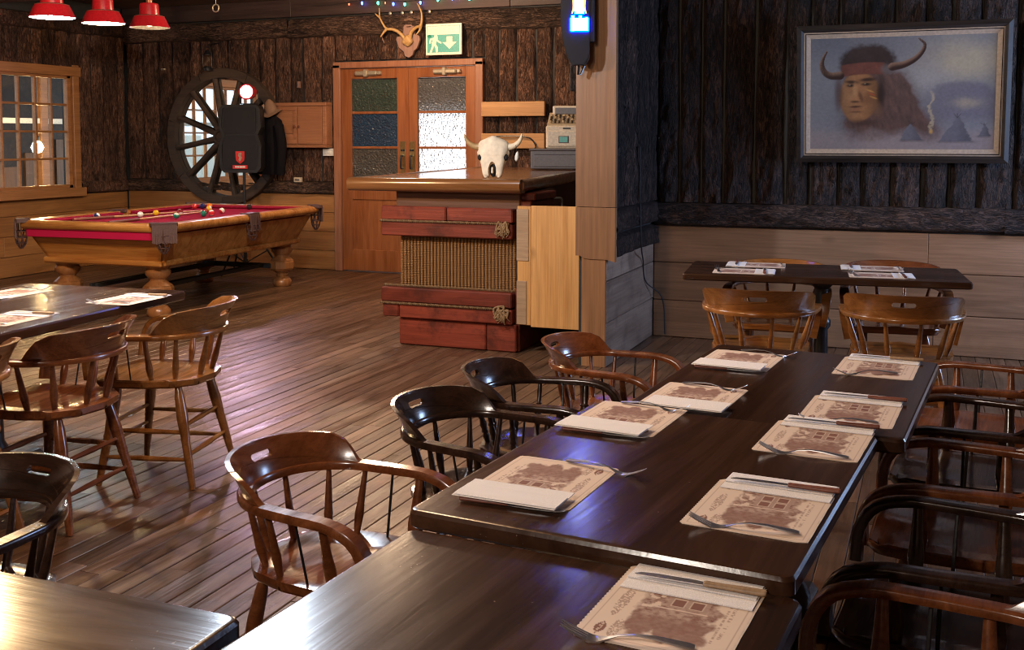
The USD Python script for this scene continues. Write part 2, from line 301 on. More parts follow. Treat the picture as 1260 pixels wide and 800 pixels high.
def moved(m, *d):
    m = m.copy(); m.apply_translation(d); return m
def lathe(prof, n=24, loc=(0, 0, 0)):
    """prof: (r, z) from bottom to top"""
    m = trimesh.creation.revolve(np.array(prof, float), sections=n)
    m.apply_translation(loc); return m
def frame_to(p0, p1):
    p0, p1 = np.array(p0, float), np.array(p1, float)
    d = p1 - p0; L = np.linalg.norm(d); d /= L
    a = np.array([0, 0, 1.0]) if abs(d[2]) < 0.9 else np.array([1.0, 0, 0])
    u = np.cross(a, d); u /= np.linalg.norm(u); v = np.cross(d, u)
    T = np.eye(4); T[:3, 0], T[:3, 1], T[:3, 2], T[:3, 3] = u, v, d, p0
    return T, L
def turned(p0, p1, prof, n=10):
    """a turned stick between two points; prof: (t 0..1, radius)"""
    T, L = frame_to(p0, p1)
    m = trimesh.creation.revolve(np.array([(0, 0)] + [(r, t * L) for t, r in prof] + [(0, L)], float), sections=n)
    m.apply_transform(T); return m
def sweep(path, prof, ups=None, closed=False, caps=True, twist=None, scale=None):
    """sweeps the closed 2D profile (side, up) along the path"""
    path = np.array(path, float); prof = np.array(prof, float); n, k = len(path), len(prof)
    t = np.gradient(path, axis=0)
    if closed:
        t = np.roll(path, -1, 0) - np.roll(path, 1, 0)
    t /= np.linalg.norm(t, axis=1, keepdims=True) + 1e-12
    V = []
    u0 = np.array([0, 0, 1.0]) if ups is None else None
    for i in range(n):
        up = (np.array(ups[i], float) if ups is not None and np.ndim(ups) == 2 else (np.array(ups, float) if ups is not None else u0))
        up = up - t[i] * np.dot(up, t[i])
        if np.linalg.norm(up) < 1e-3:
            up = np.array([1.0, 0, 0]) - t[i] * t[i][0]
        up /= np.linalg.norm(up)
        if ups is None: u0 = up
        side = np.cross(t[i], up)
        pr = prof * (1 if scale is None else scale[i])
        if twist is not None:
            c, s = math.cos(twist[i]), math.sin(twist[i]); pr = pr @ np.array([[c, s], [-s, c]])
        V.append(path[i] + pr[:, :1] * side + pr[:, 1:] * up)
    V = np.vstack(V); Fc = []
    rng = range(n if closed else n - 1)
    for i in rng:
        j = (i + 1) % n
        for a in range(k):
            b = (a + 1) % k
            Fc += [(i * k + a, j * k + a, j * k + b), (i * k + a, j * k + b, i * k + b)]
    if caps and not closed:
        c0, c1 = len(V), len(V) + 1
        V = np.vstack([V, V[:k].mean(0), V[(n - 1) * k:n * k].mean(0)])
        for a in range(k):
            b = (a + 1) % k
            Fc += [(c0, a, b), (c1, (n - 1) * k + b, (n - 1) * k + a)]
    m = trimesh.Trimesh(V, np.array(Fc), process=False)
    if m.volume < 0: m.invert()
    return m
def ring(r, n=8): return [(r * math.cos(2 * PI * i / n), r * math.sin(2 * PI * i / n)) for i in range(n)]
def tube(path, r, n=8, **k): return sweep(path, ring(r, n), **k)
def curve(pts, n=24):
    """Catmull-Rom through the points"""
    P = np.array(pts, float); P = np.vstack([2 * P[0] - P[1], P, 2 * P[-1] - P[-2]])
    out = []; seg = len(P) - 3
    for s in np.linspace(0, seg - 1e-6, n):
        i = int(s); t = s - i; a, b, c, d = P[i:i + 4]
        out.append(0.5 * (2 * b + (c - a) * t + (2 * a - 5 * b + 4 * c - d) * t * t + (3 * b - 3 * c + d - a) * t ** 3))
    return np.array(out)
def extrude(poly, h):
    if poly.geom_type != 'Polygon':
        return cat([trimesh.creation.extrude_polygon(g, h, engine='earcut') for g in poly.geoms])
    return trimesh.creation.extrude_polygon(poly, h, engine='earcut')
def to_wall(m):
    """xy drawing -> upright drawing in the xz plane, facing -Y"""
    m = m.copy(); m.apply_transform(trimesh.transformations.rotation_matrix(PI / 2, [1, 0, 0])); return m
def hull_of(spheres, n=8):
    """convex hull of spheres (x,y,z,r)"""
    return mf.Manifold.batch_hull([mf.Manifold.sphere(r, n * 2).translate((x, y, z)) for x, y, z, r in spheres])
def tm(man):
    q = man.to_mesh(); return trimesh.Trimesh(q.vert_properties[:, :3], q.tri_verts, process=True)
def rope_mesh(p0, p1, r, pitch=0.06, step=0.012, path=None):
    path = np.linspace(p0, p1, max(3, int(np.linalg.norm(np.subtract(p1, p0)) / step))) if path is None else np.array(path)
    L = np.r_[0, np.cumsum(np.linalg.norm(np.diff(path, axis=0), axis=1))]
    prof = [(r * (0.86 + 0.2 * math.cos(3 * a)) * math.cos(a), r * (0.86 + 0.2 * math.cos(3 * a)) * math.sin(a)) for a in np.linspace(0, 2 * PI, 9, endpoint=False)]
    return sweep(path, prof, twist=L / pitch * 2 * PI)

# ------------------------------------------------------------------ room shell
XL, XR, YB, YF, ZC = -9.37, 2.7, -2.6, 10.7, 3.1
YP, XP = 8.0, -2.0           # picture wall plane and the side of the partition
CY, SY, CP, SP = math.cos(math.radians(21.5)), math.sin(math.radians(21.5)), math.cos(math.radians(4)), math.sin(math.radians(4))

# floor: boards along Y
floor = structure('floor', 'worn brown narrow board floor running away from the viewer')
part('subfloor', box(XL - 0.1, XR + 0.1, YB - 0.1, YF + 0.05, -0.10, -0.026), 'rubber_dark', floor, False)
def board_mesh(x0, x1, y0, y1, dz, tl):
    g, c = 0.0013, 0.0022
    x0 += g; x1 -= g; y0 += 0.001; y1 -= 0.001
    xm = (x0 + x1) / 2
    z = lambda x: dz + tl * (x - xm)
    P = []
    for yy in (y0, y1):
        P += [(x0, yy, -0.024), (x0, yy, z(x0) - c), (x0 + c * 1.5, yy, z(x0)), (xm, yy, z(xm) - 0.0010), (x1 - c * 1.5, yy, z(x1)), (x1, yy, z(x1) - c), (x1, yy, -0.024)]
    Fq = [(i, i + 1, i + 8, i + 7) for i in range(6)]
    T = []
    for a, b, c_, d in Fq: T += [(a, d, c_), (a, c_, b)]
    for i in range(1, 6): T += [(0, i, i + 1), (7, 7 + i + 1, 7 + i)]
    m = trimesh.Trimesh(P, T, process=False)
    return m
boards = []
W = 0.092
nrow = int((XR - XL) / W) + 1
for i in range(nrow):
    x0 = XL + i * W; y = YB - RND.random() * 2.4
    while y < YF:
        L = RND.uniform(1.6, 3.4); y1 = min(y + L, YF)
        if y1 > YB and y1 - max(y, YB) > 0.05:
            ya = max(y, YB)
            # size of the board in the picture, to decide which boards are parts of their own
            best = 0
            for t in (0.0, 0.25, 0.5, 0.75, 1.0):
                X, Y = x0 + W / 2, ya + (y1 - ya) * t
                d = -X * SY + Y * CY
                if d > 1.0:
                    px, py = 630 + 1320 * (X * CY + Y * SY) / d, 172 + 1980 / d
                    if -20 < px < 1280 and py < 830: best = max(best, (y1 - ya) / d ** 3)
            boards.append((best, board_mesh(x0, x0 + W, ya, y1, RND.uniform(-0.0014, 0.0), RND.uniform(-0.014, 0.014))))
        y = y1
boards.sort(key=lambda b: -b[0])
for s, m in boards[:290]: part('floorboard', m, 'floorboard', floor, False)
part('floorboard_field', [m for s, m in boards[290:]], 'floorboard', floor, False, kind='stuff')

def slab(w, h, t, seed, axis='z', hump=True):
    """one bark-covered slab, standing in x (width), z (height), bulging towards -Y; made at the origin"""
    nx, nz = max(8, int(w / 0.017)), max(5, int(h / 0.035))
    s = np.linspace(-1, 1, nx + 1); zz = np.linspace(0, h, nz + 1)
    S, Z = np.meshgrid(s, zz, indexing='ij')
    p = np.stack([S * w * 8 + seed * 13.7, np.full_like(S, seed * 3.1), Z * 2.3], -1)
    ridge = meshkit.fbm(np.stack([S * w / 2 * 34 + seed * 7.7, np.full_like(S, seed * 1.7), Z * 4.5], -1), 3)
    wob = (meshkit.noise(np.stack([np.full_like(Z, seed * 5.3), Z * 1.6, Z * 0], -1)) - 0.5) * w * 0.14
    rough = meshkit.fbm(np.stack([S * w / 2 * 21 + seed * 3.3, np.full_like(S, seed * 2.9), Z * 9], -1), 3, 5)
    depth = t * (0.45 + 0.5 * np.clip(1 - S ** 4, 0, 1) ** 0.7) + (ridge - 0.5) * 0.040 + (rough - 0.5) * 0.034 + 0.014 * (meshkit.noise(p) - 0.5)
    depth[0, :] = depth[-1, :] = -0.01
    X = S * w / 2 * 0.985 + wob * (1 - 0.3 * np.abs(S))
    V = np.stack([X, -depth, Z], -1).reshape(-1, 3)
    F = []
    for i in range(nx):
        for j in range(nz):
            a, b, c, d = i * (nz + 1) + j, (i + 1) * (nz + 1) + j, (i + 1) * (nz + 1) + j + 1, i * (nz + 1) + j + 1
            F += [(a, b, c), (a, c, d)]
    for i in range(nx):                                   # top and bottom ends
        pass
    return trimesh.Trimesh(V, F, process=False)
def lay(m):
    """upright slab -> lying slab along +X"""
    m = m.copy(); m.vertices = m.vertices[:, [2, 1, 0]] * [1, 1, -1]; return m
def facing(m, wall, at):
    """slab bulging to -Y -> onto a wall: 'back' (faces -Y at y=at), 'left' (faces +X at x=at; local x becomes Y), 'right_face' (same as left)"""
    m = m.copy()
    if wall == 'back':
        m.apply_translation((0, at, 0)); return m
    v = m.vertices.copy(); m.vertices = np.stack([at - v[:, 1], v[:, 0], v[:, 2]], 1)   # -y -> +x, x -> y
    return m
_seed = [0]
def bark_run(parent, wall, at, a0, a1, z0, z1, matname, wmin, wmax, t=0.038, skip=()):
    a = a0
    while a < a1 - 0.03:
        w = min(RND.uniform(wmin, wmax), a1 - a)
        if a1 - a - w < 0.08: w = a1 - a
        _seed[0] += 1
        spans = [(z0, z1)]
        for (s0, s1, k0, k1) in skip:
            if a + w / 2 > s0 and a + w / 2 < s1:
                spans = [(p, q) for (p, q) in ((z0, k0), (k1, z1)) if q - p > 0.04]
        for (p, q) in spans:
            m = slab(w, q - p, t * RND.uniform(0.8, 1.25), _seed[0]); m.apply_translation((a + w / 2, 0, p))
            part('bark_slab', facing(m, wall, at), matname, parent, 60)
        a += w
def bark_rail(parent, wall, at, a0, a1, z0, z1, matname, t=0.07, lmin=1.2, lmax=2.6):
    a = a0
    while a < a1 - 0.05:
        L = min(RND.uniform(lmin, lmax), a1 - a)
        if a1 - a - L < 0.4: L = a1 - a
        _seed[0] += 1
        m = lay(slab(z1 - z0, L, t, _seed[0])); m.apply_translation((a, 0, (z0 + z1) / 2))
        if np.dot(m.face_normals.mean(0), [0, -1, 0]) < 0: m.invert()
        part('bark_rail', facing(m, wall, at), matname, parent, 60)
        a += L
def plank_run(parent, wall, at, a0, a1, rows, matname, lmin=1.2, lmax=2.6, t=0.022, name='wainscot_plank'):
    for r, (z0, z1) in enumerate(rows):
        a = a0 - (RND.random() * 0.8)
        while a < a1 - 0.02:
            b = min(a + RND.uniform(lmin, lmax), a1)
            lo = max(a, a0)
            if b - lo > 0.03:
                tt = t * RND.uniform(0.85, 1.15)
                if wall == 'back': m = box(lo + 0.001, b - 0.001, at - tt, at + 0.005, z0 + 0.002, z1 - 0.002, 0.004)
                else: m = box(at - 0.005, at + tt, lo + 0.001, b - 0.001, z0 + 0.002, z1 - 0.002, 0.004)
                part(name, m, matname, parent, 20)
            a = b
ROWS = [(0.0, 0.28), (0.28, 0.57), (0.57, 0.85)]
# wall with the double doors (Y = 10.7)
DX0, DX1, DZ = -6.32, -4.575, 2.34
wd = structure('wall_back', 'bark-slab wall with double doors, wagon wheel mirror and plank wainscot')
part('wall_core', [box(XL - 0.1, DX0, YF, YF + 0.15, -0.1, ZC), box(DX1, XP + 0.1, YF, YF + 0.15, -0.1, ZC), box(DX0, DX1, YF, YF + 0.15, DZ, ZC)], 'rubber_dark', wd, False)
bark_run(wd, 'back', YF, XL + 0.04, DX0 - 0.06, 1.02, 2.68, 'bark_upright', 0.15, 0.27)
bark_run(wd, 'back', YF, DX0 - 0.06, DX1 + 0.05, DZ + 0.05, 2.68, 'bark_upright', 0.15, 0.24)
bark_run(wd, 'back', YF, DX1 + 0.05, -2.2, 0.1, 2.68, 'bark_upright', 0.15, 0.27)
bark_rail(wd, 'back', YF, XL + 0.04, DX0 - 0.06, 0.86, 1.02, 'bark_level')
bark_rail(wd, 'back', YF, XL + 0.04, -2.2, 2.66, 2.90, 'bark_level', 0.10, 2.0, 3.4)
plank_run(wd, 'back', YF, XL + 0.03, DX0 - 0.06, [(0.0, 0.22), (0.22, 0.44), (0.44, 0.66), (0.66, 0.87)], 'honey_plank', name='wainscot_plank')
plank_run(wd, 'back', YF - 0.02, XL + 0.03, -2.2, [(2.90, ZC)], 'fascia_wood', 2, 4, 0.05, 'fascia_board')
# left wall (X = -9.37) with the sash window
WY0, WY1, WZ0, WZ1 = 7.75, 9.80, 0.92, 2.26
wl = structure('wall_left', 'dark bark-slab wall around the lit sash window over honey planks')
part('wall_core', [box(XL - 0.15, XL, YB, WY0, -0.1, ZC), box(XL - 0.15, XL, WY1, YF + 0.1, -0.1, ZC), box(XL - 0.15, XL, WY0, WY1, -0.1, WZ0), box(XL - 0.15, XL, WY0, WY1, WZ1, ZC)], 'rubber_dark', wl, False)
bark_run(wl, 'left', XL, 5.2, WY0 - 0.08, 1.0, 2.75, 'bark_upright', 0.16, 0.26)
bark_run(wl, 'left', XL, WY0 - 0.08, WY1 + 0.06, WZ1 + 0.08, 2.75, 'bark_upright', 0.16, 0.26)
bark_run(wl, 'left', XL, WY1 + 0.06, YF - 0.05, 1.0, 2.75, 'bark_upright', 0.16, 0.26)
bark_rail(wl, 'left', XL, WY1 + 0.06, YF - 0.05, 0.86, 1.02, 'bark_upright')
bark_rail(wl, 'left', XL, 5.2, YF - 0.05, 2.72, 2.92, 'bark_upright', 0.09)
plank_run(wl, 'left', XL, 4.8, YF - 0.03, [(0.0, 0.22), (0.22, 0.44), (0.44, 0.66), (0.66, 0.86)], 'honey_plank_side')
plank_run(wl, 'left', XL, YB, 4.8, [(i * 0.26, i * 0.26 + 0.26) for i in range(12)], 'wainscot_side', 3, 5)
# picture wall (Y = 8.0)
wp = structure('wall_right', 'very dark bark-slab wall behind the framed painting over brown plank wainscot')
part('wall_core', box(XP, XR + 0.1, YP, YP + 0.15, -0.1, ZC), 'rubber_dark', wp, False)
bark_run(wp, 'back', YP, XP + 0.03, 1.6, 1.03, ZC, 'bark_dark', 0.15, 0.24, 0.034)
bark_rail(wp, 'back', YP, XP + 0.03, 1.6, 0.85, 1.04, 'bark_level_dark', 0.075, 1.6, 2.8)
plank_run(wp, 'back', YP, XP + 0.02, XR, ROWS, 'wainscot', 0.8, 2.4)
plank_run(wp, 'back', YP, 1.6, XR, [(0.85 + i * 0.28, 1.13 + i * 0.28) for i in range(8)], 'wainscot', 2, 3)
# side wall beyond the frame; its unseen window is placed for the blue light
wr = structure('wall_side', 'plank wall out of view on the right, with an unseen window lighting the room')
part('wall_core', [box(XR, XR + 0.15, YB, 6.25, -0.1, ZC), box(XR, XR + 0.15, 7.65, YP + 0.1, -0.1, ZC), box(XR, XR + 0.15, 6.25, 7.65, -0.1, 0.85), box(XR, XR + 0.15, 6.25, 7.65, 2.25, ZC)], 'plaster', wr, False)
for y0, y1, z0, z1 in ((6.21, 6.28, 0.8, 2.3), (7.62, 7.69, 0.8, 2.3), (6.28, 7.62, 0.8, 0.87), (6.28, 7.62, 2.23, 2.3)): part('window_casing', box(XR - 0.03, XR + 0.15, y0, y1, z0, z1, 0.004), 'window_wood', wr, 20)
wn = structure('wall_near', 'plank wall behind the viewer')
part('wall_core', box(XL - 0.1, XR + 0.1, YB - 0.15, YB, -0.1, ZC), 'plaster', wn, False)
cl = structure('ceiling', 'low ceiling of dark brown boards on beams')
part('ceiling_core', box(XL - 0.1, XR + 0.1, YB - 0.1, YF + 0.1, ZC, ZC + 0.1), 'ceiling_board', cl, False)
for y in (-1.0, 1.4, 3.8, 6.2, 8.6):
    part('beam', box(XL + 0.05, XR - 0.05, y - 0.09, y + 0.09, ZC - 0.16, ZC + 0.01, 0.01), 'ceiling_board', cl, 20)

# partition: wall end with timber end board, bark and planks on its dining side
pt = structure('wall_partition', 'end of the bar partition faced with rough timber, bark above and planks below')
part('wall_core', box(-2.185, XP, 6.76, YF, -0.1, ZC), 'rubber_dark', pt, False)
eb = [(-2.20, 1.03 - 0.30), (-2.20, ZC), (-1.915, ZC), (-1.915, 0.725), (-1.99, 0.70), (-1.99, 0.0), (-2.15, 0.0), (-2.15, 0.69), (-2.18, 0.70)]
def timber(poly, y0, th):
    m = to_wall(extrude(Polygon(poly), th)); m.apply_translation((0, y0, 0)); return m
part('end_board', timber([(-2.195, 1.06), (-2.195, ZC), (-1.925, ZC), (-1.925, 1.06)], 6.76, 0.045), 'post_timber', pt, 20)
part('end_board', timber([(-2.195, 0.735), (-2.195, 1.056), (-1.925, 1.056), (-1.925, 0.70), (-1.96, 0.71), (-1.99, 0.715), (-2.10, 0.715), (-2.14, 0.72), (-2.165, 0.735)], 6.76, 0.043), 'post_timber', pt, 20)
part('end_board', timber([(-2.155, 0.0), (-2.155, 0.735), (-1.992, 0.713), (-1.992, 0.0)], 6.76, 0.035), 'post_timber', pt, 20)
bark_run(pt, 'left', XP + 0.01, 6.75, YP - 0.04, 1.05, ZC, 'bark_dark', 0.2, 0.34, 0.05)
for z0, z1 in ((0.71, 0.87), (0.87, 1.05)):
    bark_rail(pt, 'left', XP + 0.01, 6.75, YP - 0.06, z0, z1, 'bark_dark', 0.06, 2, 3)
plank_run(pt, 'left', XP, 6.735, YP - 0.01, [(0.0, 0.29), (0.29, 0.57), (0.57, 0.715)], 'wainscot_side', 3, 4, 0.014)
part('dark_trim', box(-2.27, -2.20, 6.80, 6.87, 1.82, ZC, 0.01), 'bark_dark', pt, 20)
cb = curve([(-1.93, 7.35, 1.45), (-1.925, 7.36, 1.0), (-1.925, 7.40, 0.73), (-1.97, 7.62, 0.62), (-1.975, 7.72, 0.45), (-1.90, 7.93, 0.30), (-1.88, 7.95, 0.02)], 40)
cable = thing('electrical_cable', 'thin black cable hanging down the plank side of the partition', 'cable')
part('cord', tube(cb, 0.005, 6), 'rubber_dark', cable)

# ------------------------------------------------------------------ sash window in the left wall
win = structure('window_1', 'many-paned sash window with orange wooden frame and lamp glow in its panes', category=None)
def wbox(y0, y1, z0, z1, x0=XL - 0.06, x1=XL + 0.055, ch=0.006): return box(x0, x1, y0, y1, z0, z1, ch)
part('casing', wbox(WY1 - 0.03, WY1 + 0.07, WZ0 - 0.06, WZ1 + 0.10), 'window_wood', win, 20)
part('casing', wbox(WY0 - 0.07, WY0 + 0.03, WZ0 - 0.06, WZ1 + 0.10), 'window_wood', win, 20)
part('casing', wbox(WY0 - 0.09, WY1 + 0.09, WZ1 - 0.03, WZ1 + 0.08, x1=XL + 0.065), 'window_wood', win, 20)
part('window_sill', wbox(WY0 - 0.10, WY1 + 0.10, WZ0 - 0.08, WZ0 + 0.02, x1=XL + 0.10), 'window_wood', win, 20)
part('sash', [wbox(WY1 - 0.09, WY1 - 0.03, WZ0, WZ1, XL - 0.04, XL + 0.02), wbox(WY0 + 0.03, WY0 + 0.09, WZ0, WZ1, XL - 0.04, XL + 0.02), wbox(WY0, WY1, WZ1 - 0.06, WZ1, XL - 0.04, XL + 0.02), wbox(WY0, WY1, WZ0, WZ0 + 0.06, XL - 0.04, XL + 0.02)], 'window_wood', win, 20)
ncol, nr = 8, 4
ys = np.linspace(WY0 + 0.08, WY1 - 0.08, ncol + 1); zs = np.linspace(WZ0 + 0.05, WZ1 - 0.05, nr + 1)
for y in ys[1:-1]: part('muntin', wbox(y - 0.013, y + 0.013, WZ0 + 0.04, WZ1 - 0.04, XL - 0.035, XL + 0.01, 0.004), 'window_wood', win, 20)
for z in zs[1:-1]: part('muntin', wbox(WY0 + 0.07, WY1 - 0.07, z - 0.012, z + 0.012, XL - 0.033, XL + 0.008, 0.004), 'window_wood', win, 20)
for i in range(ncol):
    for j in range(nr):
        part('pane', tilt(box(XL - 0.016, XL - 0.012, ys[i], ys[i + 1], zs[j], zs[j + 1]), rz=RND.uniform(-0.4, 0.4), ry=RND.uniform(-0.4, 0.4), about=(XL - 0.014, (ys[i] + ys[i + 1]) / 2, (zs[j] + zs[j + 1]) / 2)), 'window_pane', win, False)
# timber backdrop added outside the window in place of reflections in its panes
po = structure('porch', 'dim timber backdrop added outside the sash window in place of reflections in its panes')
part('porch_wall', [box(-12.6, -12.5, 9.6, 14.5, -0.1, 3.0)], 'wheel_wood', po, False)
part('porch_floor', box(-12.6, XL - 0.15, 5.5, 14.5, -0.15, -0.05), 'wheel_wood', po, False)
part('porch_ceiling', box(-12.6, XL - 0.15, 9.4, 14.5, 2.75, 2.85), 'post_timber', po, False)
part('porch_rail', box(-11.6, -11.5, 6.0, 14.0, 1.72, 1.79), 'sign_cream', po, False)  # pale rail added for the white streaks in the panes
part('yard_ground', box(-30, -12.6, -12, 20, -0.3, -0.2), 'plaster', po, False)
for i in range(9): part('yard_fence_board', box(-16.05, -16.0, -6 + i * 1.3, -4.75 + i * 1.3, -0.2, 1.5 + 0.1 * (i % 2)), 'sign_cream', po, False)
for y in (9.2, 10.4, 11.5, 12.6): part('porch_post', box(-11.62, -11.48, y - 0.07, y + 0.07, -0.05, 2.75, 0.01), 'window_wood', po, 20)
part('porch_board', [box(-12.5, -12.47, 9.7 + i * 0.6, 10.2 + i * 0.6, 0.0, 1.1 + 0.2 * (i % 3)) for i in range(7)], 'post_timber', po, False)
pl = thing('porch_lantern', 'glowing round bulb added outside the sash window, standing for a reflected lamp', 'lamp', (-10.62, 10.50, 1.40))
part('bulb', lathe([(0, -0.075), (0.05, -0.06), (0.078, 0), (0.05, 0.06), (0.02, 0.085), (0, 0.09)], 20), 'reflected_lamp_glow', pl)  # added bulb in place of a lamp mirrored in the panes
part('lamp_holder', lathe([(0, 0.08), (0.03, 0.08), (0.03, 0.13), (0.012, 0.15), (0.012, 1.35), (0, 1.35)], 14), 'iron_black', pl)

# ------------------------------------------------------------------ double doors
dd = structure('door_1', 'reddish double doors with textured glass panes above wooden panels')
part('door_frame', [box(DX0 - 0.05, DX0 + 0.04, YF - 0.07, YF + 0.12, 0, DZ, 0.006), box(DX1 - 0.04, DX1 + 0.05, YF - 0.07, YF + 0.12, 0, DZ, 0.006), box(DX0 - 0.05, DX1 + 0.05, YF - 0.07, YF + 0.12, DZ - 0.04, DZ + 0.03, 0.006)], 'door_trim', dd, 20)
XM = (DX0 + DX1) / 2
DY = YF - 0.01
def leaf(x0, x1, panes, left):
    lf = xform('door_leaf', dd)
    st = 0.125
    gl, gr_ = (x0 + st - 0.01, x1 - st)
    t0, t1 = DY - 0.022, DY + 0.022
    part('stile', box(x0, x0 + st, t0, t1, 0.01, DZ - 0.045, 0.004), 'door_wood', lf, 20)
    part('stile', box(x1 - st, x1, t0, t1, 0.01, DZ - 0.045, 0.004), 'door_wood', lf, 20)
    zs = [2.18, 1.80, 1.41, 1.02]
    part('rail', box(x0 + st, x1 - st, t0, t1, 2.18, DZ - 0.045, 0.004), 'door_wood', lf, 20)
    part('rail', box(x0 + st, x1 - st, t0, t1, 0.82, 1.02, 0.004), 'door_wood', lf, 20)
    part('rail', box(x0 + st, x1 - st, t0, t1, 0.01, 0.25, 0.004), 'door_wood', lf, 20)
    for z in zs[1:3]: part('glazing_bar', box(x0 + st, x1 - st, t0 + 0.004, t1 - 0.004, z - 0.014, z + 0.014, 0.004), 'door_wood', lf, 20)
    for k in range(3): part('pane', box(x0 + st - 0.004, x1 - st + 0.004, DY - 0.004, DY + 0.004, zs[k + 1] + 0.012, zs[k] - 0.012), panes[k], lf, False)
    part('lower_panel', box(x0 + st - 0.01, x1 - st + 0.01, DY - 0.008, DY + 0.008, 0.24, 0.83), 'door_wood', lf, 20)
    hx = x1 - 0.055 if left else x0 + 0.055
    part('lock_plate', box(hx - 0.036, hx + 0.036, t0 - 0.006, t0, 1.10, 1.48, 0.002), 'brass', lf, 20, label='brass lock plate')
    part('handle', [tube([(hx, t0 - 0.004, 1.32), (hx, t0 - 0.05, 1.32), (hx, t0 - 0.055, 1.30), (hx, t0 - 0.055, 1.20), (hx, t0 - 0.05, 1.18), (hx, t0 - 0.004, 1.18)], 0.011, 8), moved(lathe([(0, -0.01), (0.024, -0.01), (0.024, 0.01), (0, 0.01)], 16), hx, t0 - 0.008, 1.38)], 'iron_black', lf, label='dark pull handle')
    cx = x0 + 0.33 if left else x1 - 0.36
    part('door_closer', [box(cx - 0.14, cx + 0.14, t0 - 0.05, t0, 2.215, 2.265, 0.012), box(cx + 0.15, cx + 0.19, t0 - 0.045, t0, 2.22, 2.26, 0.006), box(cx - 0.02, cx + 0.02, t0 - 0.06, t0, 2.20, 2.28, 0.004)], 'pale_metal', lf, 30, label='pale metal door closer')
leaf(DX0 + 0.042, XM - 0.002, ['pane_green', 'pane_blue', 'pane_grey'], True)
leaf(XM + 0.002, DX1 - 0.042, ['pane_smoke', 'pane_clear', 'pane_clear'], False)
part('meeting_strip', box(XM - 0.022, XM + 0.022, DY - 0.034, DY - 0.022, 0.01, DZ - 0.05, 0.004), 'door_wood', dd, 20)
vs = structure('vestibule', 'entrance space behind the glazed doors')
part('wall_core', [box(DX0 - 0.3, DX0 - 0.2, YF + 0.15, 12.4, -0.1, 2.8), box(DX1 + 0.2, DX1 + 0.3, YF + 0.15, 12.4, -0.1, 2.8), box(DX0 - 0.3, DX1 + 0.3, 12.3, 12.4, -0.1, 2.8), box(DX0 - 0.3, DX1 + 0.3, YF + 0.15, 12.4, 2.7, 2.8), box(DX0 - 0.3, DX1 + 0.3, YF + 0.15, 12.4, -0.1, 0.0)], 'plaster', vs, False)
part('outer_window', box(-6.16, -5.32, 12.26, 12.28, 0.85, 1.86), 'door_backlight', vs, False, label='unseen glowing sheet placed to brighten the right door panes')

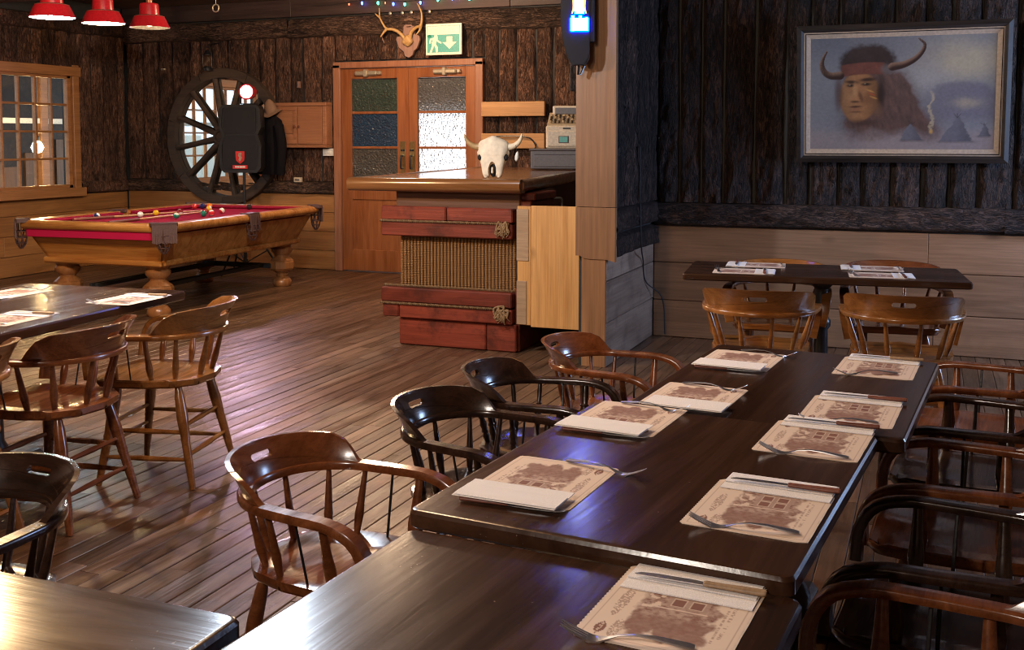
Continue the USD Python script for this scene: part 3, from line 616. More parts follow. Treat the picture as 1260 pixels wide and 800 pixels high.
# ------------------------------------------------------------------ captain's chairs
def bow_path(n=40):
    """centre line of the bent arm bow: front left end -> round the back -> front right end; chair faces +Y"""
    R = 0.262
    pts = [(-0.245, 0.235, 0.478), (-0.262, 0.232, 0.56), (-0.272, 0.205, 0.628), (-0.272, 0.145, 0.657), (-0.268, 0.06, 0.660)]
    for a in np.linspace(180, 360, 13): pts.append((R * math.cos(math.radians(a)), 0.01 + R * math.sin(math.radians(a)), 0.660))
    pts += [(0.268, 0.06, 0.660), (0.272, 0.145, 0.657), (0.272, 0.205, 0.628), (0.262, 0.232, 0.56), (0.245, 0.235, 0.478)]
    return curve(pts, n)
def make_chair(wm, ringed=False, narrow=None):
    def part(name, mesh, material, parent, *r, **k):
        if narrow:                                      # the chairs of the long row are smaller, with longer arms
            v = np.array(mesh.vertices); v[:, 0] *= narrow[0]; v[:, 1] *= np.where(v[:, 1] > 0, narrow[1], narrow[2])
            v[:, 2] = np.where(v[:, 2] > 0.671, 0.671 + (v[:, 2] - 0.671) * 0.78, v[:, 2]) * 0.91
            mesh = trimesh.Trimesh(v, mesh.faces, process=False)
        return globals()['part'](name, mesh, material, parent, *r, **k)
    def build(t):
        # saddle seat
        out = Polygon([(-0.215, 0.225), (0.215, 0.225), (0.235, 0.15), (0.232, 0.0), (0.205, -0.12), (0.13, -0.20), (0.0, -0.225), (-0.13, -0.20), (-0.205, -0.12), (-0.232, 0.0), (-0.235, 0.15)]).buffer(-0.04).buffer(0.045, 10)
        s = trimesh.creation.extrude_polygon(out, 0.038, engine='earcut')
        s = trimesh.Trimesh(*trimesh.remesh.subdivide_to_size(s.vertices, s.faces, 0.035))
        s.merge_vertices()
        v = s.vertices.copy(); top = v[:, 2] > 0.03; bot = v[:, 2] < 0.008
        dd_ = np.array([out.exterior.distance(Point(p[0], p[1])) for p in v])
        dish = 0.016 * np.clip(dd_ / 0.10, 0, 1) ** 1.2 * np.exp(-((v[:, 1] + 0.03) / 0.2) ** 2) - 0.008 * np.exp(-(v[:, 0] / 0.05) ** 2) * np.clip((v[:, 1] - 0.05) / 0.15, 0, 1)
        v[top, 2] -= dish[top] + 0.006 * (dd_[top] < 0.004)
        v[bot, :2] *= 0.955
        v[:, 2] += 0.432
        s.vertices = v
        part('seat', s, wm, t, 45)
        legs = []
        for sx in (-1, 1):
            for sy in (1, -1):
                p0 = np.array([sx * 0.155, 0.145 if sy > 0 else -0.125, 0.440]); p1 = np.array([sx * 0.225, 0.215 if sy > 0 else -0.215, 0.0])
                prof = [(0, 0.014), (0.05, 0.016), (0.12, 0.021), (0.3, 0.025), (0.42, 0.022), (0.5, 0.019), (0.52, 0.021), (0.54, 0.019), (0.75, 0.0175), (0.97, 0.0135), (1, 0.012)]
                if ringed: prof = [(0, 0.014), (0.05, 0.017), (0.14, 0.022), (0.18, 0.018), (0.2, 0.023), (0.3, 0.026), (0.42, 0.023), (0.46, 0.018), (0.48, 0.023), (0.5, 0.018), (0.55, 0.023), (0.72, 0.02), (0.76, 0.016), (0.79, 0.02), (0.96, 0.014), (1, 0.012)]
                part('leg', turned(p0, p1, prof, 12), wm, t)
                legs.append((p0, p1))
        at = lambda i, f: legs[i][0] + (legs[i][1] - legs[i][0]) * f
        sp = [(0, 0.008), (0.2, 0.0095), (0.5, 0.0125), (0.8, 0.0095), (1, 0.008)]
        for a, b, f in ((0, 2, 0.40), (0, 2, 0.60), (1, 3, 0.40), (1, 3, 0.68), (0, 1, 0.46), (0, 1, 0.72), (2, 3, 0.46), (2, 3, 0.72)):
            part('stretcher', turned(at(a, f), at(b, f), sp, 8), wm, t)
        # arm bow
        P = bow_path(64)
        prof = [(-0.024, -0.011), (-0.026, -0.004), (-0.026, 0.006), (-0.021, 0.012), (0.021, 0.012), (0.026, 0.006), (0.026, -0.004), (0.024, -0.011)]
        ups = []
        for i, p in enumerate(P):
            if p[2] < 0.657 and p[1] > 0.1:
                k = min(1.0, (0.660 - p[2]) / 0.09); ups.append((np.array([0, 1, 0]) * k + np.array([0, 0, 1.0]) * (1 - k)))
            else: ups.append(np.array([0, 0, 1.0]))
        part('arm_bow', sweep(P, prof, ups=np.array(ups)), wm, t, 50)
        # crest board with a hand slot, bent round the back of the bow
        R, half = 0.262, math.radians(78)
        L = R * half
        topc = [(L, 0.0), (L * 0.965, 0.008), (L * 0.90, 0.040), (L * 0.82, 0.075), (L * 0.70, 0.098), (L * 0.5, 0.108), (L * 0.25, 0.113), (0, 0.114)]
        poly = Polygon([(-x, y) for x, y in topc] + [(x, y) for x, y in topc[::-1][1:]] + [(0, 0)])
        slot = LineString([(-0.036, 0.066), (0.036, 0.066)]).buffer(0.0125, 6)
        poly = poly.difference(slot)
        c = trimesh.creation.extrude_polygon(poly.segmentize(0.02), 0.024, engine='earcut')
        c = trimesh.Trimesh(*trimesh.remesh.subdivide_to_size(c.vertices, c.faces, 0.028)); c.merge_vertices()
        v = c.vertices; th = v[:, 0] / R; h = v[:, 1]; d = v[:, 2]
        rr = R + 0.012 - d * (1 - 0.35 * np.clip(h / 0.114, 0, 1)) + 0.22 * h + 0.25 * h ** 2 / 0.114
        c.vertices = np.stack([rr * np.sin(th), 0.01 - rr * np.cos(th), 0.671 + h], 1)
        if c.volume < 0: c.invert()
        part('crest', c, wm, t, 35)
        # spindles
        bowat = lambda a: np.array([0.258 * math.sin(math.radians(a)), 0.01 - 0.258 * math.cos(math.radians(a)), 0.652])
        seatat = lambda a: np.array([0.202 * math.sin(math.radians(a)), 0.0 - 0.195 * math.cos(math.radians(a)), 0.462])
        prof = [(0, 0.010), (0.12, 0.0125), (0.3, 0.0155), (0.5, 0.0125), (0.8, 0.010), (1, 0.0085)]
        if ringed: prof = [(0, 0.010), (0.10, 0.0125), (0.16, 0.0165), (0.22, 0.012), (0.26, 0.0165), (0.32, 0.0125), (0.4, 0.0165), (0.52, 0.011), (0.56, 0.015), (0.6, 0.0105), (0.8, 0.012), (1, 0.009)]
        for a in (-82, -53, -18, 18, 53, 82):
            part('spindle', turned(seatat(a), bowat(a), prof, 10), wm, t)
        for sx in (-1, 1):
            part('spindle', turned((sx * 0.215, 0.125, 0.463), (sx * 0.268, 0.125, 0.652), prof, 10), wm, t)
            part('tie_rod', turned((sx * 0.214, 0.06, 0.463), (sx * 0.262, 0.055, 0.652), [(0, 0.0035), (1, 0.0035)], 6), 'iron_black', t, label='thin black iron rod')
    return build
C_BROWN, C_AMBER, C_DARK = Kind(make_chair('chair_brown')), Kind(make_chair('chair_amber')), Kind(make_chair('chair_dark'))
NW, DW = (0.80, 1.20, 0.80), (0.88, 1.30, 1.30)
N_BROWN, N_DARK, N_RING, D_BROWN, D_DARK = Kind(make_chair('chair_brown', False, NW)), Kind(make_chair('chair_dark', False, NW)), Kind(make_chair('chair_dark', True, NW)), Kind(make_chair('chair_brown', False, DW)), Kind(make_chair('chair_dark', False, DW))
def chair(kind, x, y, face, label, group):
    """face: compass of the chair's front in degrees, 0 = +Y, 90 = -X"""
    kind.put('captains_chair', label, 'chair', (x, y, 0), face, group)
GL, GR, GW, GD = 'chairs along the left side of the long table row', 'chairs along the right side of the long table row', 'chairs at the placemat table by the pool table', 'chairs at the small table under the painting'
chair(N_BROWN, -1.444, 2.354, -96, 'nearest glossy red-brown captain\'s chair on the left of the long table row', GL)
chair(N_DARK, -1.315, 3.004, -99, 'dark brown captain\'s chair second from the front on the left of the long table row', GL)
chair(N_RING, -1.314, 3.530, -84, 'blackish captain\'s chair with ringed spindles, third along the left of the long row', GL)
chair(N_BROWN, -1.224, 4.118, -93, 'red-brown captain\'s chair at the far left end of the long table row', GL)
for (k, x, y, f, l) in ((D_BROWN, 0.25, 4.36, 86, 'brown captain\'s chair at the far right end of the long table row, in shadow'),
                        (D_DARK, 0.20, 3.74, 84, 'shadowed dark captain\'s chair second from the far end on the right of the long row'),
                        (D_BROWN, 0.165, 3.13, 86, 'middle captain\'s chair on the shadowed right side of the long table row'),
                        (D_DARK, 0.125, 2.55, 85, 'shadowed black captain\'s chair second from the front on the right of the long row'),
                        (D_BROWN, 0.075, 1.97, 87, 'nearest captain\'s chair on the right, cut by the lower right corner')):
    chair(k, x, y, f, l, GR)
chair(C_AMBER, -0.80, 5.43, 4, 'left of two amber captain\'s chairs with backs to the viewer under the painting', GD)
chair(C_AMBER, -0.13, 5.50, 3, 'right of two amber captain\'s chairs with backs to the viewer under the painting', GD)
chair(C_AMBER, -0.82, 6.26, 184, 'left amber captain\'s chair behind the small table, facing the viewer', GD)
chair(C_BROWN, -0.20, 6.42, 186, 'right captain\'s chair behind the small table, facing the viewer', GD)
chair(C_AMBER, -3.19, 3.86, 104, 'amber captain\'s chair at the corner of the placemat table, nearest the bar', GW)
chair(C_BROWN, -3.26, 3.275, 98, 'dark red-brown captain\'s chair between two amber ones beside the placemat table', GW)
chair(C_AMBER, -3.30, 2.715, 96, 'amber captain\'s chair cut by the left edge beside the placemat table', GW)
N_DARK.put('captains_chair', 'dark purple-brown captain\'s chair facing the viewer behind the lower left table', 'chair', (-2.115, 1.84, 0), 177)

# ------------------------------------------------------------------ tables
def table(label, x, y, rot, lx, ly, z, th=0.042, mats='table_wood', legs='pedestal', group=None):
    """lx across, ly along, centre (x, y); z is the height of the top surface"""
    t = thing('dining_table', label, 'table', (x, y, 0), rot, group)
    P = np.array(sbox(-lx / 2, -ly / 2, lx / 2, ly / 2).buffer(-0.02).buffer(0.02, 4).segmentize(0.06).exterior.coords)[:-1]
    lev = [(0.0, -0.006), (0.006, 0.0), (th - 0.010, 0.0), (th - 0.003, -0.004), (th, -0.011)]
    V, F, n = [], [], len(P)
    for zz, off in lev:
        Q = P * [(lx / 2 + off) / (lx / 2), (ly / 2 + off) / (ly / 2)]
        w = 0.0016 * (meshkit.noise(np.c_[P * 9 + 31 * x, np.full(n, y)]) - 0.5)
        V.append(np.c_[Q * (1 + w[:, None]), np.full(n, z - th + zz)])
    V = np.vstack(V)
    for k in range(len(lev) - 1):
        for i in range(n):
            j = (i + 1) % n; F += [(k * n + i, k * n + j, (k + 1) * n + j), (k * n + i, (k + 1) * n + j, (k + 1) * n + i)]
    c0, c1 = len(V), len(V) + 1
    V = np.vstack([V, [0, 0, z - th], [0, 0, z]])
    for i in range(n):
        j = (i + 1) % n; F += [(c0, j, i), (c1, (len(lev) - 1) * n + i, (len(lev) - 1) * n + j)]
    part('tabletop', trimesh.Trimesh(V, F, process=False), mats, t, 25)
    for py in (0.0,):
        part('pedestal_column', lathe([(0, 0.05), (0.06, 0.05), (0.062, 0.12), (0.04, 0.16), (0.036, 0.45), (0.05, 0.47), (0.05, 0.50), (0.038, 0.52), (0.038, z - th - 0.06), (0.075, z - th - 0.02), (0.075, z - th), (0, z - th)], 20, (0, py, 0)), 'iron_black', t)
        part('pedestal_foot', [box(-0.30, 0.30, py - 0.04, py + 0.04, 0.0, 0.055, 0.02), box(-0.04, 0.04, py - 0.28, py + 0.28, 0.0, 0.055, 0.02)], 'iron_black', t, 30)
        part('top_bracket', [box(-lx * 0.36, lx * 0.36, py - 0.025, py + 0.025, z - th - 0.022, z - th, 0.004)], 'iron_black', t, 30)
    return t
ROT = -4.6
table('dark glossy wooden table nearest the viewer, holding one placemat by its right edge', -0.592, 1.297, -4.2, 0.750, 1.0, 0.75, 0.045)
table('dark wooden table in the middle of the long row with a thick end-grain edge', -0.530, 2.287, -5.2, 0.752, 0.965, 0.778, 0.040)
table('dark wooden table at the far end of the long row', -0.380, 3.285, -4.6, 0.742, 1.02, 0.768, 0.040)
table('small dark table under the painting, set with white napkins and cutlery', -0.565, 6.12, 96.0, 0.62, 1.47, 0.775, 0.038)
table('worn dark table with bright placemats in front of the pool table', -3.87, 3.53, 4.5, 0.96, 1.55, 0.75, 0.045)
table('dark wooden table cut by the lower left corner, with a bright glare', -1.705, 0.865, 0.3, 1.42, 1.02, 0.75, 0.040, 'table_wood_cross')

# ------------------------------------------------------------------ placemats, napkins, cutlery
MW, MH = 0.300, 0.243
def mat_outline():
    pts = []
    def edge(a, b, n, amp):
        a, b = np.array(a), np.array(b); nrm = np.array([(b - a)[1], -(b - a)[0]]); nrm = nrm / np.linalg.norm(nrm)
        for i in range(n * 6):
            f = i / (n * 6); pts.append(a + (b - a) * f + nrm * amp * abs(math.sin(PI * n * f)))
    w, h, r = MW / 2 - 0.003, MH / 2 - 0.003, 0.006
    edge((-w + r, -h), (w - r, -h), 3, 0.0006); edge((w, -h + r), (w, h - r), 30, 0.0022)
    edge((w - r, h), (-w + r, h), 26, 0.0022); edge((-w, h - r), (-w, -h + r), 3, 0.0006)
    return Polygon(pts).buffer(0)
def print_colours(U, V):
    """U, V in 0..1 over the printed area (V up): old-photo print in brown on tan paper"""
    q = np.stack([U * 40, V * 32, U * 0], -1); n1 = meshkit.fbm(q, 4, 3); n2 = meshkit.fbm(q * 3.1, 3, 9)
    ink = np.zeros_like(U)
    # vignette photograph: a dark bank of trees and wagons on the left, a house with windows on the right
    cx, cy = 0.50, 0.47
    edge = 1.0 - np.maximum(np.abs(U - cx) / (0.40 - 0.10 * np.clip(V - 0.5, 0, 1)), np.abs(V - cy) / 0.285) + (meshkit.fbm(np.stack([U * 11, V * 11, U * 0 + 4], -1), 4) - 0.5) * 0.5
    ph = np.clip(edge * 9, 0, 1)
    tone = 0.52 + 0.5 * np.clip((n1 - 0.38) * 2.0, 0, 1) + 0.22 * (n2 - 0.5)
    dark = np.clip((0.43 + 0.06 * (n1 - 0.5) - U) * 14, 0, 1)
    tone = tone * (1 - dark) + (0.80 + 0.25 * (n1 - 0.4)) * dark
    house = (np.abs(U - 0.66) < 0.135) & (np.abs(V - 0.43) < 0.145); tone = np.where(house, 0.62 + 0.2 * (n2 - 0.5), tone)
    for a, b in ((0.60, 0.50), (0.72, 0.50), (0.60, 0.37), (0.72, 0.37)):
        tone = np.where((np.abs(U - a) < 0.048) & (np.abs(V - b) < 0.045), 0.95, tone)
        tone = np.where((np.abs(np.maximum(np.abs(U - a) / 0.048, np.abs(V - b) / 0.045) - 1) < 0.08), 0.25, tone)
    tone = np.where((np.abs(U - 0.505) < 0.007) & (V > 0.27) & (V < 0.72), 0.1, tone)
    dots = (np.abs(U - 0.62) < 0.14) & (np.abs(V - 0.67) < 0.06); tone = np.where(dots & (meshkit.noise(np.stack([U * 34, V * 30, U * 0 + 7], -1)) > 0.55), 0.08, tone)
    ink = np.maximum(ink, ph * np.clip(tone, 0, 1))
    # ovals at the top corners
    for u0 in (0.135, 0.865):
        e = ((U - u0) / 0.062) ** 2 + ((V - 0.875) / 0.036) ** 2
        e = np.minimum(e, ((U - u0) / 0.085) ** 2 + ((V - 0.875) / 0.014) ** 2)
        ink = np.where(e < 1, np.where((np.abs(V - 0.875) < 0.011) & (n2 > 0.5), 0.25, 0.95), ink)
    for u0, v0, a, b in ((0.16, 0.775, 0.11, 0.040), (0.50, 0.865, 0.20, 0.040)):
        e = ((U - u0) / a) ** 2 + ((V - v0) / b) ** 2; ink = np.where((e < 1) & (n2 > 0.46), 0.55, ink)
    # rows of small type under the picture (too small to read) and the frame line
    for v0, a in ((0.155, 0.30), (0.115, 0.24)):
        ink = np.where((np.abs(V - v0) < 0.010) & (np.abs(U - 0.5) < a) & (meshkit.noise(np.stack([U * 150, V * 40, U * 0], -1)) > 0.5), 0.5, ink)
    fr = np.maximum(np.abs(U - 0.5) / 0.5, np.abs(V - 0.5) / 0.5)
    ink = np.where((fr > 0.925) & (fr < 0.945), 0.42, ink)
    paper, brown = np.array(lin(226, 204, 186)), np.array(lin(118, 66, 54))
    return paper + (brown - paper) * (0.95 * ink)[..., None]
def build_mat(t):
    part('paper_sheet', extrude(mat_outline(), 0.0010), 'paper', t, False)
    nu, nv = 150, 122
    u, v = np.meshgrid(np.linspace(0, 1, nu), np.linspace(0, 1, nv), indexing='ij')
    X, Y = (u - 0.5) * (MW - 0.012), (v - 0.5) * (MH - 0.012)
    idx = np.arange(nu * nv).reshape(nu, nv)
    a, b, c, d = idx[:-1, :-1].ravel(), idx[1:, :-1].ravel(), idx[1:, 1:].ravel(), idx[:-1, 1:].ravel()
    F = np.vstack([np.c_[a, b, c], np.c_[a, c, d]])
    part('printed_picture', trimesh.Trimesh(np.stack([X, Y, np.full_like(X, 0.00125)], -1).reshape(-1, 3), F, process=False), 'printed_paper', t, False, paint=print_colours(u, v).reshape(-1, 3))
K_MAT = Kind(build_mat)
def build_napkin(t):
    """folded paper napkin, long in y"""
    def layer(w, l, z, h, sx=0.0, sy=0.0, seed=0):
        nx, ny = 8, 20
        x, y = np.meshgrid(np.linspace(-w / 2, w / 2, nx), np.linspace(-l / 2, l / 2, ny), indexing='ij')
        zt = z + h * (0.6 + 0.8 * meshkit.noise(np.stack([x * 60, y * 25, x * 0 + seed], -1)))
        zt[0, :] = z + h * 1.3; zt[-1, :] = z + h * 0.3
        V = np.vstack([np.stack([x + sx, y + sy, zt], -1).reshape(-1, 3), np.stack([x + sx, y + sy, np.full_like(x, z)], -1).reshape(-1, 3)])
        i = np.arange(nx * ny).reshape(nx, ny); a, b, c, d = i[:-1, :-1].ravel(), i[1:, :-1].ravel(), i[1:, 1:].ravel(), i[:-1, 1:].ravel()
        F = np.vstack([np.c_[a, b, c], np.c_[a, c, d], np.c_[a, c, b] + nx * ny, np.c_[a, d, c] + nx * ny])
        rim = np.r_[i[:, 0], i[-1, 1:], i[::-1, -1][1:], i[0, ::-1][1:-1]]
        for p, q in zip(rim, np.roll(rim, -1)): F = np.vstack([F, [[p, p + nx * ny, q + nx * ny], [p, q + nx * ny, q]]])
        return trimesh.Trimesh(V, F, process=False)
    part('napkin_fold', layer(0.108, 0.222, 0.0, 0.0016, seed=1), 'napkin', t, 30)
    part('napkin_fold', layer(0.066, 0.220, 0.0022, 0.0014, 0.017, 0.001, seed=2), 'napkin', t, 30)
K_NAP = Kind(build_napkin)
def knife(handle):
    def build(t):
        hs = [(-0.100, 0.0065), (-0.097, 0.0088), (-0.06, 0.0085), (-0.03, 0.0072), (0.0, 0.0075), (0.004, 0.006)]
        prof = [(math.cos(a) * 1.0, 0.62 * math.sin(a)) for a in np.linspace(0, 2 * PI, 12, endpoint=False)]
        part('knife_handle', sweep([(0, y, 0.006) for y, r in hs], prof, ups=(0, 0, 1), scale=[r for y, r in hs]), handle, t, 50)
        bl = Polygon([(-0.005, 0.0), (0.0055, 0.0), (0.0085, 0.02), (0.0085, 0.085), (0.005, 0.112), (-0.003, 0.122), (-0.0065, 0.118), (-0.0065, 0.01)])
        m = extrude(bl, 0.0016); m.apply_translation((0, 0, 0.0045)); part('knife_blade', m, 'steel', t, 30)
    return build
K_KNIFE, K_KNIFE2 = Kind(knife('knife_wood')), Kind(knife('knife_pale_wood'))
def build_fork(t):
    """fork lying tines up-curved, long in y, tines towards +y"""
    zc = lambda y: 0.0025 + 0.010 * math.exp(-((y + 0.02) / 0.055) ** 2) + (0.016 * max(0, (y - 0.055) / 0.045) ** 1.6) - 0.006 * math.exp(-((y - 0.045) / 0.02) ** 2)
    ys_ = [-0.098, -0.09, -0.07, -0.04, -0.01, 0.015, 0.03, 0.045, 0.055, 0.062]
    ws = [0.006, 0.009, 0.0085, 0.006, 0.0035, 0.003, 0.005, 0.0105, 0.0125, 0.0125]
    part('fork_handle', sweep([(0, y, zc(y)) for y in ys_], [(-1, -0.18), (-0.9, 0.12), (0, 0.2), (0.9, 0.12), (1, -0.18), (0, -0.1)], ups=(0, 0, 1), scale=[w for w in ws]), 'steel', t, 60)
    for k in range(4):
        x = (k - 1.5) * 0.0066
        part('tine', sweep([(x, y, zc(y)) for y in (0.060, 0.075, 0.09, 0.102)], [(-1, -0.5), (-1, 0.5), (1, 0.5), (1, -0.5)], ups=(0, 0, 1), scale=[0.0021, 0.002, 0.0017, 0.0009]), 'steel', t, 40)
K_FORK = Kind(build_fork)
def setting(x, y, z, rot, where, side, kn=K_KNIFE, fork=(0, 0, 0), nap=(0, 0, 0), under=False, mat_=True, kn_off=(0, 0, 0), fork_on=True):
    """a place setting in the diner's frame: local x = diner's right, local y = away from the diner"""
    c, s = math.cos(math.radians(rot)), math.sin(math.radians(rot))
    P = lambda a, b, dz: (x + a * c - b * s, y + a * s + b * c, z + dz)
    K_MAT.put('paper_placemat', f'printed tan placemat, {where}', 'placemat', P(0, 0, 0.0004), rot, 'printed paper placemats')
    nz = 0.0022
    if under:
        kn.put('table_knife', f'knife tucked under a napkin, {where}', 'knife', P(0.176 + kn_off[0], -0.0 + kn_off[1], 0.0006), rot + 4 + kn_off[2], 'table knives')
        K_NAP.put('folded_napkin', f'folded white napkin, {where}', 'napkin', P(0.136 + nap[0], nap[1], 0.0125), rot + nap[2], 'folded paper napkins')
    else:
        K_NAP.put('folded_napkin', f'folded white napkin, {where}', 'napkin', P(0.130 + nap[0], 0.0 + nap[1], nz), rot + nap[2], 'folded paper napkins')
        kn.put('table_knife', f'wooden-handled knife, {where}', 'knife', P(0.128 + nap[0] + kn_off[0], -0.022 + nap[1] + kn_off[1], nz + 0.0030), rot + 2 + nap[2] + kn_off[2], 'table knives')
    if fork_on: K_FORK.put('table_fork', f'steel fork, {where}', 'fork', P(-0.125 + fork[0], 0.0 + fork[1], 0.0018), rot + fork[2], 'table forks')
zA, zB, zC_, zE = 0.75, 0.778, 0.768, 0.75
setting(-0.368, 1.640, zA, 86, 'on the nearest table', 'r', K_KNIFE2, (-0.01, 0.03, 12), (-0.028, -0.002, 0))
setting(-0.300, 2.090, zB, 85, 'right side of the middle table, nearer half', 'r', K_KNIFE, (0.0, 0.0, 10), (0.012, -0.005, 0))
setting(-0.250, 2.625, zB, 85, 'right side of the middle table, farther half', 'r', K_KNIFE, (-0.01, 0.0, 6), (0.02, -0.005, 0))
setting(-0.192, 2.985, zC_, 86, 'right side of the far table, nearer half', 'r', K_KNIFE, (-0.012, 0.012, 20), (0.02, -0.005, 0))
setting(-0.155, 3.590, zC_, 86, 'right side at the far end of the long row', 'r', K_KNIFE2, (0.012, 0.02, 28), (0.012, -0.005, 0))
setting(-0.755, 2.095, zB, -94, 'left side of the middle table, nearer half', 'l', K_KNIFE, (0.0, 0.09, -12), (0.0, -0.005, 1), True)
setting(-0.728, 2.660, zB, -95, 'left side of the middle table, farther half', 'l', K_KNIFE, (0.0, 0.03, -8), (0.0, -0.01, -1), True)
setting(-0.622, 2.995, zC_, -95, 'left side of the far table, nearer half', 'l', K_KNIFE, (0.0, 0.02, -8), (0.0, 0.02, 0), True)
setting(-0.585, 3.555, zC_, -95, 'left side at the far end of the long row', 'l', K_KNIFE, (-0.005, 0.06, -14), (0.0, 0.0, 0), True)
setting(-3.505, 3.98, zE, 92, 'far right corner of the bright table by the pool table', 'r', K_KNIFE2, (0.0, 0.0, 20), (0.0, 0.0, 0))
setting(-3.590, 3.36, zE, 95, 'near side of the bright table by the pool table', 'r', K_KNIFE2, (0.0, 0.0, 5), (0.0, 0.0, 0))
setting(-4.180, 3.95, zE, -88, 'far left side of the bright table by the pool table', 'l', K_KNIFE2, (0.0, 0.0, 5), (0.0, 0.0, 0))
for (x, y, r, w) in ((-0.98, 5.93, 6, 'left front of the small table under the painting'), (-0.27, 6.01, 6, 'right front of the small table under the painting'),
                     (-0.93, 6.26, 186, 'left rear of the small table under the painting'), (-0.30, 6.33, 186, 'right rear of the small table under the painting')):
    setting(x, y, 0.775, r, w, 'd', K_KNIFE, (0.0, 0.0, 8), (0.0, 0.0, 0))

# ------------------------------------------------------------------ bar
bar = thing('bar_counter', 'bar front of red planks and vertical rope between rope-bound courses', 'bar')
BX0, BX1, BY = -3.65, -2.72, 7.0
part('bar_body', [box(BX0, BX1, BY + 0.05, 7.8, 0.0, 1.125), box(-3.85, -3.1, 7.8, 9.9, 0.0, 1.125)], 'bar_brown', bar, False)
part('upper_panel', box(BX0 - 0.02, BX1 + 0.02, BY + 0.0, BY + 0.06, 1.01, 1.125, 0.004), 'bar_brown', bar, 20)
part('side_block', [box(BX1 - 0.02, BX1 + 0.10, BY + 0.02, BY + 0.5, 1.0, 1.07, 0.008), box(BX1 - 0.02, BX1 + 0.12, BY + 0.04, BY + 0.5, 1.07, 1.125, 0.008)], 'red_plank', bar, 20)
def redplank(x0, x1, z0, z1, y): part('front_plank', box(x0, x1, y, y + 0.075, z0 + 0.002, z1 - 0.002, 0.008), 'red_plank', bar, 20)
redplank(-3.76, -3.24, 0.915, 1.02, 6.93); redplank(-3.235, -2.73, 0.915, 1.018, 6.935); redplank(-3.76, -2.73, 0.80, 0.908, 6.93)
redplank(-3.76, -2.73, 0.315, 0.425, 6.92); redplank(-3.75, -3.62, 0.205, 0.308, 6.925); redplank(-3.615, -2.73, 0.200, 0.308, 6.925)
redplank(-3.63, -2.94, 0.0, 0.20, 6.955); redplank(-2.935, -2.71, 0.0, 0.20, 6.955)
part('base_side', box(BX1 - 0.02, BX1 + 0.02, 7.0, 7.5, 0.0, 0.45, 0.005), 'red_plank', bar, 20)
for i in range(34):
    x = -3.625 + i * 0.0268
    part('rope', rope_mesh((x, BY + 0.005, 0.425), (x, BY + 0.005, 0.805), 0.0138, 0.045, 0.012), 'rope_brown', bar, 60)
for z, y in ((0.911, 6.928), (0.309, 6.918), (0.432, 6.985)):
    part('rope_band', rope_mesh((-3.765, y, z), (-2.84 if z != 0.432 else -2.74, y, z), 0.0115, 0.05, 0.012), 'rope', bar, 60)
def knot(x, y, z, n, seed):
    r = random.Random(seed); ms = []
    for k in range(n):
        a = r.uniform(0, 2 * PI); p = [(x + r.uniform(-.05, .05), y - r.uniform(0.0, 0.015), z + r.uniform(-.05, .05)) for _ in range(4)]
        ms.append(tube(curve(p, 14), 0.008, 6))
    for k in range(10):
        x0 = x + r.uniform(-.04, .05); ms.append(tube(curve([(x0, y - .01, z), (x0 + r.uniform(-.02, .02), y - .02, z - .03), (x0 + r.uniform(-.04, .04), y - .008, z - r.uniform(.05, .08))], 8), 0.003, 5))
    return ms
part('rope_knot', knot(-2.80, 6.915, 0.885, 7, 3), 'rope', bar, 60)
part('rope_knot', knot(-2.80, 6.905, 0.285, 7, 5), 'rope', bar, 60)
# counter top: tapers away to the back wall
bt = thing('bar_worktop', 'long polished brown bar worktop with rounded front rail', 'worktop')
BT = Polygon([(-4.00, 6.86), (-2.63, 6.86), (-3.04, 9.9), (-4.42, 10.58)])
top_ = BT.buffer(-0.05, join_style=2)
m = extrude(top_, 0.05); m.apply_translation((0, 0, 1.165)); part('top_board', m, 'bar_top_wood', bt, 20)
cs = [(-0.055, -0.05), (-0.05, -0.058), (0.02, -0.058), (0.045, -0.045), (0.055, -0.02), (0.055, 0.01), (0.04, 0.034), (0.015, 0.04), (-0.01, 0.036), (-0.03, 0.022), (-0.045, 0.016), (-0.055, 0.012)]
co = np.array(BT.exterior.coords)[:4]
q = [np.array([*p, 1.185]) for p in np.array(Polygon(BT).buffer(-0.055, join_style=2).exterior.coords)[:4]]
q = sorted(q, key=lambda p: (p[1] > 8, p[0]))
fl, fr_, bl_, br_ = q[0], q[1], q[2], q[3]
part('front_rail', sweep([fl + [-0.055, 0, 0], fr_ + [0.045, 0, 0]], cs, ups=(0, 0, 1)), 'bar_top_wood', bt, 50)
part('side_rail', sweep([fr_ + [0.0, -0.0, 0], br_], cs, ups=(0, 0, 1)), 'bar_top_wood', bt, 50)
part('side_rail', sweep([bl_, fl], cs, ups=(0, 0, 1)), 'bar_top_wood', bt, 50)
# swing panel between the bar and the post
gp = thing('bar_gate', 'pale honey-coloured plank gate between the bar and the timber post', 'gate')
part('narrow_board', box(-2.685, -2.585, 6.915, 6.94, 0.21, 1.04, 0.003), 'pale_timber', gp, 20)
part('wide_board', box(-2.583, -2.165, 6.912, 6.94, 0.20, 1.045, 0.003), 'pale_timber', gp, 20)
part('batten', box(-2.68, -2.18, 6.94, 6.97, 0.85, 0.95, 0.003), 'pale_timber', gp, 20)
part('worn_edge', [box(-2.688, -2.60, 6.909, 6.9155, 0.66, 1.02, 0.002), box(-2.688, -2.615, 6.909, 6.9155, 0.215, 0.52, 0.002)], 'knife_pale_wood', gp, 20)
